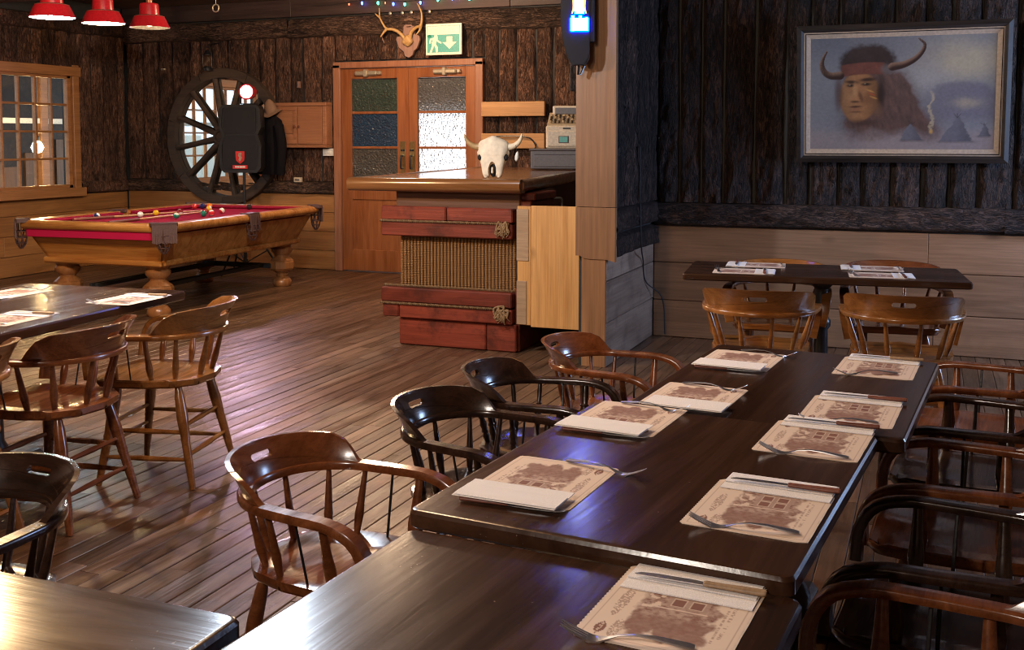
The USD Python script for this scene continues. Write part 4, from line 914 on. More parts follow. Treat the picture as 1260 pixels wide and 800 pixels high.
# back shelf under the bar with tap
bs = thing('tap_fitting', 'small chrome tap in the dark below the bar top', 'tap')
bs_x = Gf.Vec3d(-2.62, 7.6, 1.0)
part('tap_spout', tube(curve([(-2.60, 7.62, 0.90), (-2.60, 7.62, 1.02), (-2.60, 7.60, 1.06), (-2.64, 7.55, 1.065)], 14), 0.008, 8), 'steel', bs)
part('tap_base', lathe([(0, 0.86), (0.035, 0.86), (0.03, 0.91), (0, 0.91)], 14, (-2.60, 7.62, 0)), 'steel', bs)
bsf = thing('under_counter_shelf', 'dark shelf in the gap under the bar top beside the post', 'shelf')
part('shelf_board', box(-2.72, -2.20, 7.35, 8.4, 0.82, 0.86, 0.004), 'bark_level', bsf, 20)
part('shelf_back', box(-2.72, -2.20, 8.4, 8.44, 0.0, 1.13, 0.004), 'wheel_wood', bsf, 20)
# two planks on the wall, hoop, drawer and register
for z0, z1, w in ((1.745, 1.90, 'upper'), (1.405, 1.565, 'lower')):
    t = thing('wall_plank', f'{w} of two orange planks fixed across the bark right of the doors', 'plank')
    part('plank', box(-4.52, -3.80, YF - 0.13, YF - 0.085, z0, z1, 0.005), 'shelf_timber', t, 20)
    part('bracket', [box(-4.42, -4.38, YF - 0.09, YF + 0.0, z0 + 0.03, z1 - 0.03), box(-3.94, -3.90, YF - 0.09, YF + 0.0, z0 + 0.03, z1 - 0.03)], 'iron_black', t, 20)
t = thing('bent_rod', 'thin dark rod bent to an arch across the lower orange plank', 'rod')
part('rod', tube(curve([(-4.50, 10.54, 1.40), (-4.46, 10.54, 1.45), (-4.36, 10.54, 1.525), (-4.22, 10.54, 1.535), (-4.02, 10.54, 1.53), (-3.93, 10.54, 1.50), (-3.885, 10.54, 1.43), (-3.90, 10.54, 1.405)], 40), 0.0075, 8), 'iron_black', t)
t = thing('drawer_cabinet', 'grey metal cash drawer box at the back of the bar top', 'drawer', (-3.27, 9.42, 1.226), 14)
part('case', box(-0.24, 0.30, 0.0, 0.40, 0.0, 0.175, 0.008), 'grey_metal', t, 20)
part('drawer_front', box(-0.21, 0.28, -0.012, 0.02, 0.02, 0.135, 0.006), 'grey_metal', t, 20)
part('lip', box(-0.25, 0.31, -0.02, 0.42, 0.172, 0.188, 0.004), 'grey_metal', t, 20)
t = thing('cash_register', 'old cream-coloured cash register with rows of keys on the grey drawer', 'cash register', (-3.27, 9.42, 1.415), 14)
part('body', box(-0.10, 0.28, 0.03, 0.36, 0.0, 0.215, 0.012), 'cream_enamel', t, 20)
part('drawer_front', box(-0.085, 0.215, 0.012, 0.05, 0.02, 0.165, 0.006), 'cream_enamel', t, 20)
part('badge', [box(0.02, 0.115, 0.004, 0.02, 0.052, 0.118, 0.003)], 'grey_metal', t, 20, label='small framed badge')
part('badge_face', [box(0.03, 0.105, 0.0, 0.008, 0.060, 0.110, 0.002)], 'sign_green', t, 20)
part('name_strip', box(0.06, 0.13, 0.018, 0.035, 0.180, 0.195, 0.002), 'key_dark', t, 20)
dk = tilt(box(-0.09, 0.28, 0.05, 0.34, 0.20, 0.225, 0.004), rx=24, about=(0, 0.05, 0.21))
part('key_deck', dk, 'cream_dark', t, 20)
for i in range(8):
    for j in range(4):
        k = tilt(moved(lathe([(0, 0), (0.011, 0), (0.012, 0.018), (0.009, 0.022), (0, 0.022)], 10), -0.06 + i * 0.04, 0.09 + j * 0.05, 0.225), rx=24, about=(0, 0.05, 0.21))
        part('key', k, ('key_dark', 'cream_dark')[(i + j) % 3 == 0], t, 30)
part('display_hood', box(-0.06, 0.28, 0.27, 0.36, 0.20, 0.405, 0.01), 'cream_enamel', t, 20)
part('display_window', box(-0.035, 0.25, 0.262, 0.28, 0.325, 0.385, 0.003), 'grey_metal', t, 20)
# cattle skull on the front of the bar top
sk = thing('cattle_skull', 'bleached cattle skull with curved horns standing on the bar top', 'skull', (-2.93, 7.06, 1.228), 14)
H = lambda *s: hull_of(s, 10)
solid = (H((-0.068, 0.055, 0.225, 0.045), (0.068, 0.055, 0.225, 0.045), (0, 0.05, 0.255, 0.045), (-0.058, 0.03, 0.165, 0.045), (0.058, 0.03, 0.165, 0.045)) +
         H((-0.056, 0.03, 0.165, 0.043), (0.056, 0.03, 0.165, 0.043), (-0.050, 0.0, 0.03, 0.022), (0.050, 0.0, 0.03, 0.022)) +
         H((-0.098, 0.05, 0.175, 0.020), (-0.070, 0.03, 0.110, 0.022)) + H((0.098, 0.05, 0.175, 0.020), (0.070, 0.03, 0.110, 0.022)) +
         H((-0.10, 0.045, 0.178, 0.018), (-0.06, 0.03, 0.205, 0.03)) + H((0.10, 0.045, 0.178, 0.018), (0.06, 0.03, 0.205, 0.03)) +
         H((-0.050, 0.0, 0.03, 0.022), (-0.046, -0.005, 0.010, 0.014)) + H((0.050, 0.0, 0.03, 0.022), (0.046, -0.005, 0.010, 0.014)))
holes = H((-0.110, 0.0, 0.148, 0.024), (-0.088, 0.02, 0.140, 0.022)) + H((0.110, 0.0, 0.148, 0.024), (0.088, 0.02, 0.140, 0.022)) + H((0, -0.05, 0.120, 0.012), (-0.014, -0.05, 0.065, 0.018), (0.014, -0.05, 0.065, 0.018), (0, 0.02, 0.07, 0.024), (0, -0.05, 0.02, 0.022), (0, 0.03, 0.0, 0.024))
sm = tm((solid - holes).trim_by_plane((0, 0, 1), 0.001).refine_to_length(0.010))
sm.vertices += 0.003 * (meshkit.fbm(sm.vertices * 38, 3)[:, None] - 0.5) * sm.vertex_normals
part('skull_bone', sm, 'bone_skull', sk, 40)
part('nasal_cavity', tm(H((0, 0.035, 0.10, 0.016), (-0.016, 0.035, 0.05, 0.018), (0.016, 0.035, 0.05, 0.018), (0, 0.04, 0.02, 0.016))), 'cavity_shade', sk, 50)  # dark solid standing for shade inside the nose opening
part('nasal_bone', tm(H((0, -0.012, 0.070, 0.007), (0, -0.016, 0.040, 0.009))), 'bone_skull', sk, 50)
for sx in (-1, 1): part('eye_socket', moved(trimesh.creation.icosphere(2, 0.024), sx * 0.088, 0.022, 0.145), 'cavity_shade', sk, 50)  # dark balls standing for shade in the eye hollows
for sx in (-1, 1):
    p = curve([(sx * 0.07, 0.06, 0.225), (sx * 0.125, 0.055, 0.220), (sx * 0.170, 0.045, 0.240), (sx * 0.198, 0.035, 0.278), (sx * 0.207, 0.03, 0.315)], 18)
    part('horn', sweep(p, ring(1, 10), scale=np.interp(np.linspace(0, 1, 18), [0, 0.2, 0.7, 1], [0.028, 0.025, 0.014, 0.003])), 'horn' if sx < 0 else 'bone', sk, 60)
t = thing('hanging_tag', 'small white feather tag hanging beside the skull horn', 'tag', (-2.77, 7.12, 1.36))
part('tag', tilt(moved(lathe([(0, 0), (0.012, 0.015), (0.015, 0.04), (0.010, 0.065), (0, 0.08)], 10), 0, 0, -0.02), ry=8), 'white_plastic', t)
part('string', tube([(0, 0, 0.06), (-0.004, -0.005, 0.10)], 0.002, 5), 'rubber_dark', t)

# ------------------------------------------------------------------ lit beer sign on the post
sg = thing('lit_bar_sign', 'oval black bar sign glowing blue and white, bracketed to the post', 'sign', (-2.145, 6.62, 2.32), 17)
oval = affinity.scale(Point(0, 0).buffer(1, 32), 0.118, 0.37)
def plate(poly, y, th): m = to_wall(extrude(poly, th)); m.apply_translation((0, y + th, 0)); return m
part('sign_case', [plate(oval.intersection(sbox(-0.2, -0.345, 0.07, 0.4)), -0.035, 0.07), plate(oval.buffer(-0.012).intersection(sbox(-0.2, -0.34, 0.066, 0.4)), -0.042, 0.01)], 'sign_case', sg, 25)
part('side_case', box(0.055, 0.098, -0.03, 0.03, -0.20, 0.26, 0.006), 'sign_case', sg, 20)
tower = Polygon([(-0.022, 0.245), (-0.022, 0.27), (-0.016, 0.285), (0.018, 0.285), (0.024, 0.27), (0.024, 0.19), (0.034, 0.175), (0.034, 0.15), (0.030, 0.05), (0.034, 0.0), (0.030, -0.02), (-0.026, -0.02), (-0.030, 0.0), (-0.026, 0.05), (-0.030, 0.15), (-0.030, 0.175), (-0.022, 0.19)])
word = sbox(-0.048, -0.125, 0.054, -0.055).buffer(0.005).union(sbox(-0.046, -0.06, -0.030, -0.035)).union(sbox(0.0, -0.06, 0.016, -0.037)).union(sbox(0.040, -0.06, 0.052, -0.047))
part('glow_outline', plate(tower.buffer(0.008).union(word.buffer(0.008)), -0.054, 0.01), 'sign_blue', sg, 20, label='blue glowing outline')
part('lit_emblem', plate(tower, -0.060, 0.012), 'sign_white', sg, 20, label='white glowing tower emblem')
for sx in (-1, 1):
    a = Polygon([(sx * 0.030, 0.165), (sx * 0.038, 0.17), (sx * 0.044, 0.15), (sx * 0.046, 0.11), (sx * 0.040, 0.09), (sx * 0.044, 0.06), (sx * 0.040, 0.03), (sx * 0.044, 0.0), (sx * 0.050, -0.02), (sx * 0.040, -0.022), (sx * 0.036, 0.0), (sx * 0.030, 0.03)])
    part('lit_supporter', plate(a.buffer(0), -0.059, 0.010), 'gold_glow', sg, 20, label='gold figure beside the emblem')
word = sbox(-0.048, -0.125, 0.054, -0.055).buffer(0.005).union(sbox(-0.046, -0.06, -0.030, -0.035)).union(sbox(0.0, -0.06, 0.016, -0.037)).union(sbox(0.040, -0.06, 0.052, -0.047))
part('lit_wordmark', plate(word, -0.060, 0.012), 'sign_white', sg, 20, label='white glowing lettering, blown out')
part('bracket', [tube([(0.0, 0.0, -0.34), (-0.005, 0.02, -0.40), (0.01, 0.04, -0.40), (0.04, 0.05, -0.33)], 0.008, 6), tube([(0.0, 0.0, 0.1), (0.0, 0.16, 0.1)], 0.012, 8)], 'iron_black', sg)
t = thing('small_bracket', 'bent dark iron bracket on the timber post below the lit sign', 'bracket', (-1.98, 6.76, 2.02))
part('bracket_arm', tube([(-0.02, -0.004, 0.06), (0.005, -0.010, 0.03), (0.01, -0.012, 0.0), (0.035, -0.010, -0.04), (0.05, -0.004, -0.06)], 0.007, 6), 'iron_black', t)

# ------------------------------------------------------------------ painting
pg = thing('framed_painting', 'framed portrait of a man in a horned headdress leaning on the dark bark wall', 'painting', (-0.232, YP - 0.075, 1.345), 0, None, (7.2, 0, 0))
PW, PH = 1.375, 0.955
def frame_side(x0, x1, z0, z1, horiz, w, y0, y1): pass
def moulding(w0, w1, depth0, depth1, matn, nm):
    """picture-frame ring between insets w0 and w1 (from the outer edge), mitred; face slopes from depth0 to depth1"""
    o = [(-PW / 2 + w0, w0), (PW / 2 - w0, w0), (PW / 2 - w0, PH - w0), (-PW / 2 + w0, PH - w0)]
    i = [(-PW / 2 + w1, w1), (PW / 2 - w1, w1), (PW / 2 - w1, PH - w1), (-PW / 2 + w1, PH - w1)]
    for k in range(4):
        a, b, c, d = o[k], o[(k + 1) % 4], i[(k + 1) % 4], i[k]
        V = [(a[0], -depth0, a[1]), (b[0], -depth0, b[1]), (c[0], -depth1, c[1]), (d[0], -depth1, d[1]), (a[0], 0, a[1]), (b[0], 0, b[1]), (c[0], 0, c[1]), (d[0], 0, d[1])]
        m = trimesh.convex.convex_hull(np.array(V)); part(nm, m, matn, pg, 20)
moulding(0.0, 0.030, 0.045, 0.060, 'frame_dark', 'frame_side')
moulding(0.028, 0.048, 0.060, 0.045, 'frame_dark', 'frame_bead')
moulding(0.046, 0.056, 0.042, 0.046, 'gold_liner', 'frame_fillet')
moulding(0.054, 0.062, 0.040, 0.040, 'frame_dark', 'frame_groove')
moulding(0.060, 0.092, 0.036, 0.026, 'gold_liner', 'frame_liner')
def painting_colours(U, V):
    AS = PW / PH; ss = lambda e0, e1, x: (lambda t: t * t * (3 - 2 * t))(np.clip((x - e0) / (e1 - e0 + 1e-9), 0, 1))
    fb = lambda sc, o, sd: meshkit.fbm(np.stack([U * sc * AS, V * sc, U * 0 + sd], -1), o, sd)
    wob = (fb(9, 4, 2) - 0.5)
    U2, V2 = U + wob * 0.045 + (fb(50, 3, 22) - 0.5) * 0.02, V + (fb(9, 4, 5) - 0.5) * 0.045 + (fb(50, 3, 23) - 0.5) * 0.02
    L = lambda *c: np.array(lin(*c))
    def over(base, col, a): return base * (1 - a[..., None]) + col * a[..., None]
    C = np.broadcast_to(L(134, 138, 150), U.shape + (3,)).copy()
    C = over(C, L(104, 110, 126), 0.8 * ss(0.65, 1.0, V2) * ss(0.75, 0.2, U)); C = over(C, L(148, 146, 158), ss(0.35, 0.05, V2) * 0.8)
    cl_ = np.exp(-(((U2 - 0.83) / 0.20) ** 2 + ((V2 - 0.78) / 0.17) ** 2)); C = over(C, L(196, 184, 160), np.clip(cl_ * 1.1 * (0.55 + fb(6, 4, 8)), 0, 1) * 0.85)
    C = over(C, L(178, 176, 180), np.exp(-(((U2 - 0.62) / 0.14) ** 2 + ((V2 - 0.62) / 0.13) ** 2)) * 0.7)
    hill = 0.50 + 0.11 * np.sin((U2 - 0.62) * 8) + 0.05 * (fb(7, 3, 4) - .5)
    C = over(C, L(120, 116, 134), ss(0.03, -0.03, V2 - hill) * ss(0.60, 0.72, U) * ss(0.18, 0.34, V) * 0.8)
    C = over(C, L(182, 170, 152), np.exp(-(((U2 - 0.86) / 0.07) ** 2 + ((V2 - 0.41) / 0.04) ** 2)) * 0.8)
    C = over(C, L(156, 146, 152), ss(0.22, 0.10, V2))
    # hair and fur mantle
    man = np.exp(-np.clip(np.maximum(np.abs(U2 - 0.37 - 0.22 * (0.55 - V2)) / (0.245 + 0.24 * np.clip(0.5 - V2, -0.2, 1)) - 0.72, 0) * 9, 0, 9)) * ss(0.04, 0.24, V2 + 0.10 * (fb(12, 3, 40) - 0.5)) * ss(0.74, 0.66, V2)
    C = over(C, L(98, 70, 64) * (0.55 + 0.9 * meshkit.fbm(np.stack([U * 60 + V * 12, V * 14, U * 0], -1), 4, 1))[..., None], np.clip(man * 1.1, 0, 1) * 0.92)
    cap = ss(1.1, 0.8, np.sqrt(((U2 - 0.315) / 0.165) ** 2 + ((V2 - 0.775) / 0.165) ** 2)) * ss(0.66, 0.72, V2)
    C = over(C, L(58, 46, 48) * (0.7 + 0.6 * fb(30, 3, 6))[..., None], cap)
    # face: turned a little to the left
    fx, fy = (U - 0.280) / 0.115, (V - 0.47) / 0.225
    face = ss(1.08, 0.92, np.sqrt((fx + 0.10 * fy * fy - 0.04 * fy) ** 2 * (1 + 0.45 * np.clip(-fy, 0, 1) ** 2) + fy ** 2)) * ss(0.715, 0.69, V)
    sk_ = L(150, 108, 76) * (0.85 + 0.3 * fb(14, 3, 12))[..., None]
    sk_ = sk_ * (1.12 - 0.62 * ss(0.1, 1.0, fx))[..., None] * (1.0 + 0.25 * np.exp(-((fx + 0.35) / 0.3) ** 2 - ((fy + 0.1) / 0.5) ** 2))[..., None]
    C = over(C, sk_, face)
    def blob(u, v, a, b, col, k, rot=0.0):
        nonlocal C
        du, dv = U - u, V - v; c, s = math.cos(rot), math.sin(rot)
        e = ((du * c + dv * s) / a) ** 2 + ((-du * s + dv * c) / b) ** 2
        C = over(C, L(*col), np.exp(-e ** 1.7) * min(1, k * 1.05))
    blob(0.235, 0.605, 0.040, 0.016, (52, 36, 32), 0.9, -0.15); blob(0.320, 0.625, 0.048, 0.018, (48, 34, 32), 0.9, 0.12)      # brows
    blob(0.228, 0.575, 0.024, 0.014, (36, 26, 26), 0.95); blob(0.312, 0.585, 0.028, 0.015, (34, 26, 26), 0.95)                # eyes
    blob(0.222, 0.580, 0.006, 0.006, (170, 150, 130), 0.6); blob(0.306, 0.590, 0.006, 0.006, (170, 150, 130), 0.6)
    blob(0.252, 0.53, 0.014, 0.07, (196, 150, 108), 0.7); blob(0.250, 0.455, 0.026, 0.024, (182, 130, 92), 0.8); blob(0.252, 0.430, 0.026, 0.010, (66, 42, 34), 0.8)
    blob(0.285, 0.47, 0.012, 0.05, (88, 58, 44), 0.7, 0.2)
    blob(0.255, 0.385, 0.034, 0.010, (70, 40, 36), 0.85, 0.08); blob(0.258, 0.362, 0.030, 0.010, (160, 104, 84), 0.7); blob(0.258, 0.338, 0.034, 0.010, (92, 62, 46), 0.7)
    blob(0.262, 0.305, 0.034, 0.026, (176, 128, 92), 0.6); blob(0.225, 0.47, 0.02, 0.03, (186, 138, 98), 0.6); blob(0.330, 0.46, 0.035, 0.05, (120, 80, 58), 0.6)
    for k in range(3): blob(0.335 + 0.010 * k, 0.525 - 0.030 * k, 0.026, 0.006, (206, 150, 84) if k != 1 else (178, 84, 48), 0.85, -0.55)   # face paint
    blob(0.395, 0.50, 0.022, 0.14, (40, 30, 32), 0.85); blob(0.375, 0.36, 0.03, 0.07, (128, 92, 70), 0.5)
    blob(0.16, 0.50, 0.022, 0.16, (84, 58, 52), 0.7); blob(0.30, 0.24, 0.07, 0.03, (70, 48, 46), 0.7)
    band = ss(0.014, 0.0, np.abs(V - (0.725 + 0.06 * (U - 0.29) - 0.9 * (U - 0.30) ** 2)) - 0.045) * ss(0.165, 0.18, U) * ss(0.42, 0.40, U)
    C = over(C, L(116, 70, 62) * (0.8 + 0.4 * fb(30, 2, 20))[..., None], band)
    blob(0.425, 0.715, 0.035, 0.045, (112, 104, 108), 0.8)
    def horn_(pts, r0, r1):
        nonlocal C
        p = curve(pts, 40); best = np.full(U.shape, 9.0); sh = np.zeros(U.shape)
        for k, (x, y) in enumerate(p):
            r = r0 + (r1 - r0) * k / 39; d = np.hypot((U - x) * AS, V - y) / r; m_ = d < best; best = np.where(m_, d, best); sh = np.where(m_, ((U - x) * AS * 0.7 - (V - y)) / r, sh)
        col = L(58, 36, 34) + (L(150, 120, 104) - L(58, 36, 34)) * ss(0.0, 0.9, -sh * 0.6 + 0.25)[..., None]
        C[:] = over(C, col, ss(1.1, 0.85, best))
    horn_([(0.165, 0.665), (0.115, 0.665), (0.080, 0.70), (0.065, 0.76), (0.072, 0.82), (0.092, 0.88)], 0.038, 0.007)
    horn_([(0.455, 0.735), (0.515, 0.752), (0.575, 0.80), (0.615, 0.87), (0.622, 0.93), (0.592, 0.975)], 0.036, 0.006)
    # tepees and a far column of smoke
    for cx, b, h, w in ((0.565, 0.085, 0.145, 0.055), (0.805, 0.075, 0.215, 0.082), (0.945, 0.12, 0.10, 0.03)):
        f = (V - b) / h; inside = ss(0.012, 0.0, np.abs(U2 - cx) - w * np.clip(1 - f, 0, 1)) * ss(-0.02, 0.02, f) * ss(1.0, 0.96, f)
        C = over(C, L(108, 108, 122) * (1.15 - 0.35 * ss(-0.3, 0.8, (U - cx) / w))[..., None], inside)
        for d in (-0.02, 0.0, 0.022): C = over(C, L(70, 62, 70), ss(0.004, 0.0, np.abs(U - cx - d * (f - 0.95) * 5)) * ss(0.92, 0.98, f) * ss(1.16, 1.10, f) * 0.8)
        C = over(C, L(78, 76, 90), ss(0.018, 0.0, np.abs(V - b + 0.005)) * ss(w * 1.5, w * 0.9, np.abs(U - cx)) * 0.5)
    C = over(C, L(196, 182, 158), ss(0.010, 0.002, np.abs(U2 - 0.672 - 0.006 * np.sin(V * 30))) * ss(0.14, 0.18, V) * ss(0.55, 0.48, V) * 0.7)
    blob(0.668, 0.16, 0.010, 0.02, (216, 170, 96), 0.8)
    return np.clip(C * (0.86 + 0.28 * fb(70, 3, 30))[..., None] * [0.66, 0.63, 0.58], 0, 1)
nu, nv = 280, 190
u, v = np.meshgrid(np.linspace(0, 1, nu), np.linspace(0, 1, nv), indexing='ij')
idx = np.arange(nu * nv).reshape(nu, nv)
a, b, c, d = idx[:-1, :-1].ravel(), idx[1:, :-1].ravel(), idx[1:, 1:].ravel(), idx[:-1, 1:].ravel()
cw, chh = PW - 0.18, PH - 0.18
Vv = np.stack([(u - 0.5) * cw, np.full_like(u, -0.024), 0.09 + v * chh], -1).reshape(-1, 3)
part('canvas', trimesh.Trimesh(Vv, np.vstack([np.c_[a, b, c], np.c_[a, c, d]]), process=False), 'painted_canvas', pg, False, paint=painting_colours(u, v).reshape(-1, 3))
part('backing_board', box(-PW / 2 + 0.04, PW / 2 - 0.04, -0.022, -0.002, 0.04, PH - 0.04), 'frame_dark', pg, False)

# ------------------------------------------------------------------ pool table (long axis along Y)
PTX, PTY, PTR = -6.64, 8.31, 3.0
PL, PWD, PZ = 2.64, 1.56, 0.815
pt_ = thing('pool_table', 'oak pool table with burgundy cloth, leather pockets and bulbous turned legs', 'pool table', (PTX, PTY, 0), PTR)
hx, hy = PWD / 2, PL / 2
# tapered oak apron: four slanting sides and a plinth moulding
def apron(ax, sgn):
    zt, zb, ti, bi = 0.715, 0.475, 0.09, 0.20
    if ax == 'y':
        V = [(-hx + ti, hy - ti, zt), (hx - ti, hy - ti, zt), (hx - bi, hy - bi, zb), (-hx + bi, hy - bi, zb)]
        V += [(x, y - 0.03, z) for x, y, z in V]
    else:
        V = [(hx - ti, -hy + ti, zt), (hx - ti, hy - ti, zt), (hx - bi, hy - bi, zb), (hx - bi, -hy + bi, zb)]
        V += [(x - 0.03, y, z) for x, y, z in V]
    m = trimesh.convex.convex_hull(np.array(V) * ([1, sgn, 1] if ax == 'y' else [sgn, 1, 1])); return m
for ax in 'xy':
    for s in (-1, 1): part('apron_panel', apron(ax, s), 'pool_oak', pt_, 20)
bi = 0.185
for s in (-1, 1):
    part('plinth_moulding', box(-hx + bi - 0.012, hx - bi + 0.012, s * (hy - bi) - 0.022, s * (hy - bi) + 0.022, 0.435, 0.485, 0.012), 'pool_oak', pt_, 30)
    part('plinth_moulding', box(s * (hx - bi) - 0.022, s * (hx - bi) + 0.022, -hy + bi + 0.022, hy - bi - 0.022, 0.435, 0.485, 0.012), 'pool_oak', pt_, 30)
part('underframe', box(-hx + 0.22, hx - 0.22, -hy + 0.22, hy - 0.22, 0.455, 0.50), 'wheel_wood', pt_, False)
part('cloth_bed', box(-hx + 0.09, hx - 0.09, -hy + 0.09, hy - 0.09, 0.722, 0.770, 0.003), 'felt', pt_, False)
rail = [(-0.065, -0.045), (-0.055, -0.075), (-0.02, -0.088), (0.02, -0.07), (0.05, -0.03), (0.06, 0.0), (0.045, 0.012), (0.0, 0.016), (-0.055, 0.014)]
rail = [(0.065, -0.02), (0.062, 0.010), (-0.03, 0.014), (-0.052, 0.006), (-0.064, -0.015), (-0.062, -0.040), (-0.045, -0.058), (-0.02, -0.066), (0.02, -0.066)]
gap = 0.105
segs = [((-hx + gap, -hy + 0.06), (hx - gap, -hy + 0.06)), ((hx - gap, hy - 0.06), (-hx + gap, hy - 0.06)),
        ((hx - 0.06, -hy + gap), (hx - 0.06, -0.06)), ((hx - 0.06, 0.06), (hx - 0.06, hy - gap)),
        ((-hx + 0.06, hy - gap), (-hx + 0.06, 0.06)), ((-hx + 0.06, -0.06), (-hx + 0.06, -hy + gap))]
for i, (p, q) in enumerate(segs):
    part('wood_rail', sweep([(p[0], p[1], PZ - 0.016), (q[0], q[1], PZ - 0.016)], [(-x, y) for x, y in rail], ups=(0, 0, 1)), 'pool_oak', pt_, 50)
    d = np.array(q) - np.array(p); d = d / np.linalg.norm(d); nin = np.array([-d[1], d[0]])
    c0, c1 = np.array(p) + nin * 0.088 + d * 0.03, np.array(q) + nin * 0.088 - d * 0.03
    part('cushion', sweep([(c0[0], c0[1], PZ - 0.016), (c1[0], c1[1], PZ - 0.016)], [(0.03, 0.006), (-0.03, -0.004), (-0.032, -0.014), (-0.012, -0.034), (0.03, -0.034)], ups=(0, 0, 1)), 'felt', pt_, 30)
part('crimson_strip', box(-hx + 0.13, hx - 0.13, -hy + 0.030, -hy + 0.07, 0.672, 0.745, 0.004), 'felt_crimson', pt_, False)
def pocket(cx, cy, ang, side):
    pk = xform('pocket', pt_, (cx, cy, 0), ang)
    w = 0.085 if side else 0.105
    cap = Polygon([(-w, -0.07), (w, -0.07), (w, 0.02), (w * 0.62, 0.04), (w * 0.35, 0.0), (-w * 0.35, 0.0), (-w * 0.62, 0.04), (-w, 0.02)]) if not side else Polygon([(-w, -0.055), (w, -0.055), (w * 0.9, 0.05), (w * 0.5, 0.06), (w * 0.45, 0.01), (-w * 0.45, 0.01), (-w * 0.5, 0.06), (-w * 0.9, 0.05)])
    cap = cap.buffer(-0.012).buffer(0.016, 6)
    m = extrude(cap, 0.03); m.apply_translation((0, 0, PZ - 0.022)); part('leather_cap', m, 'leather', pk, 30)
    y0 = -0.074 if not side else -0.06
    for i in range(15 if not side else 11):
        x = -w + 0.012 + i * (2 * w - 0.024) / (14 if not side else 10)
        part('fringe_strip', box(x - 0.0055, x + 0.0055, y0 - 0.006 + 0.004 * (i % 2), y0 + 0.004 * (i % 2), PZ - 0.155 - 0.012 * RND.random(), PZ - 0.012), 'leather_fringe', pk, False)
    part('leather_apron', box(-w + 0.004, w - 0.004, y0 - 0.001, y0 + 0.008, PZ - 0.09, PZ - 0.005, 0.003), 'leather', pk, 20)
    ms = []
    for k in range(7):
        a = 2 * PI * k / 7
        ms.append(tube(curve([(0.055 * math.cos(a), -0.03 + 0.045 * math.sin(a), PZ - 0.03), (0.06 * math.cos(a), -0.03 + 0.05 * math.sin(a), PZ - 0.12), (0.045 * math.cos(a + .4), -0.03 + 0.04 * math.sin(a + .4), PZ - 0.20), (0.01 * math.cos(a), -0.03 + 0.01 * math.sin(a), PZ - 0.25)], 10), 0.006, 6))
    for z, r in ((PZ - 0.10, 0.06), (PZ - 0.155, 0.058), (PZ - 0.20, 0.045)):
        ms.append(tube([(r * math.cos(a), -0.03 + r * 0.82 * math.sin(a), z) for a in np.linspace(0, 2 * PI, 17)], 0.005, 6))
    part('pocket_net', ms, 'leather', pk, 50, kind='stuff')
for cx, cy, a, s in ((hx - 0.075, -hy + 0.075, 45, False), (-hx + 0.075, -hy + 0.075, -45, False), (hx - 0.075, hy - 0.075, 135, False), (-hx + 0.075, hy - 0.075, 225, False), (hx - 0.045, 0, 90, True), (-hx + 0.045, 0, 270, True)):
    pocket(cx, cy, a, s)
legp = [(0, 0.0), (0.085, 0.0), (0.098, 0.02), (0.098, 0.055), (0.075, 0.085), (0.055, 0.10), (0.06, 0.115), (0.052, 0.13), (0.075, 0.145), (0.118, 0.165)]
legq = [(0.118, 0.0), (0.095, 0.02), (0.07, 0.045), (0.072, 0.06), (0.085, 0.072), (0.105, 0.10), (0.108, 0.13), (0.09, 0.155), (0.10, 0.17), (0.115, 0.185), (0, 0.185)]
for sx in (-1, 1):
    for sy in (-1, 1):
        L = (sx * (hx - 0.31), sy * (hy - 0.31), 0)
        lg = xform('leg', pt_, L)
        part('leg_foot', lathe(legp, 28), 'pool_leg', lg, 40)
        part('leg_block', lathe([(0, 0.165), (0.118, 0.165), (0.130, 0.185), (0.130, 0.245), (0.118, 0.265), (0, 0.265)], 8), 'pool_leg', lg, 20)
        part('leg_top', lathe([(0, 0.265)] + [(r, z * 0.92 + 0.265) for r, z in legq], 28), 'pool_leg', lg, 40)
for sx in (-1, 1):
    part('under_rail', [box(sx * 0.25 - 0.012, sx * 0.25 + 0.012, -hy + 0.40, hy - 0.40, 0.20, 0.235, 0.004), box(sx * 0.31 - 0.012, sx * 0.31 + 0.012, -hy + 0.40, hy - 0.40, 0.20, 0.235, 0.004)], 'rubber_dark', pt_, 20)
part('under_rail', box(-0.40, 0.40, hy - 0.43, hy - 0.37, 0.19, 0.235, 0.004), 'rubber_dark', pt_, 20)
# balls, by the colour the photograph shows
cols = {'white': (0.86, 0.82, 0.72), 'yellow': (0.85, 0.50, 0.02), 'red': (0.62, 0.03, 0.03), 'navy': (0.015, 0.025, 0.12), 'orange': (0.85, 0.24, 0.02), 'green': (0.01, 0.17, 0.11), 'black': (0.012, 0.012, 0.012), 'maroon': (0.25, 0.03, 0.03), 'blue': (0.02, 0.07, 0.40)}
for k, c in cols.items(): mat('ball_' + k, {'p': ('principled_bsdf', dict(base_color=c, roughness=0.08, specular_ior_level=0.6, coat_weight=0.5))}, [])
def ball(x, y, col, band, label, tx=20, ty=10):
    t = thing('pool_ball', label, 'pool ball', (x, y, 0.770 + 0.0285), RND.uniform(0, 360), 'pool balls on the burgundy cloth', (tx, ty, RND.uniform(0, 360)))
    s = trimesh.creation.icosphere(3, 0.0285)
    if band is None:
        part('ball_body', s, 'ball_' + col, t, True)
    else:
        z = s.triangles_center[:, 2]; inb = np.abs(z) < 0.016
        for f, mm, nm in ((inb, band, 'stripe'), (~inb, col, 'ball_body')):
            part(nm, trimesh.Trimesh(s.vertices.copy(), s.faces[f], process=True), 'ball_' + mm, t, True, kind='stuff' if nm == 'ball_body' else None)
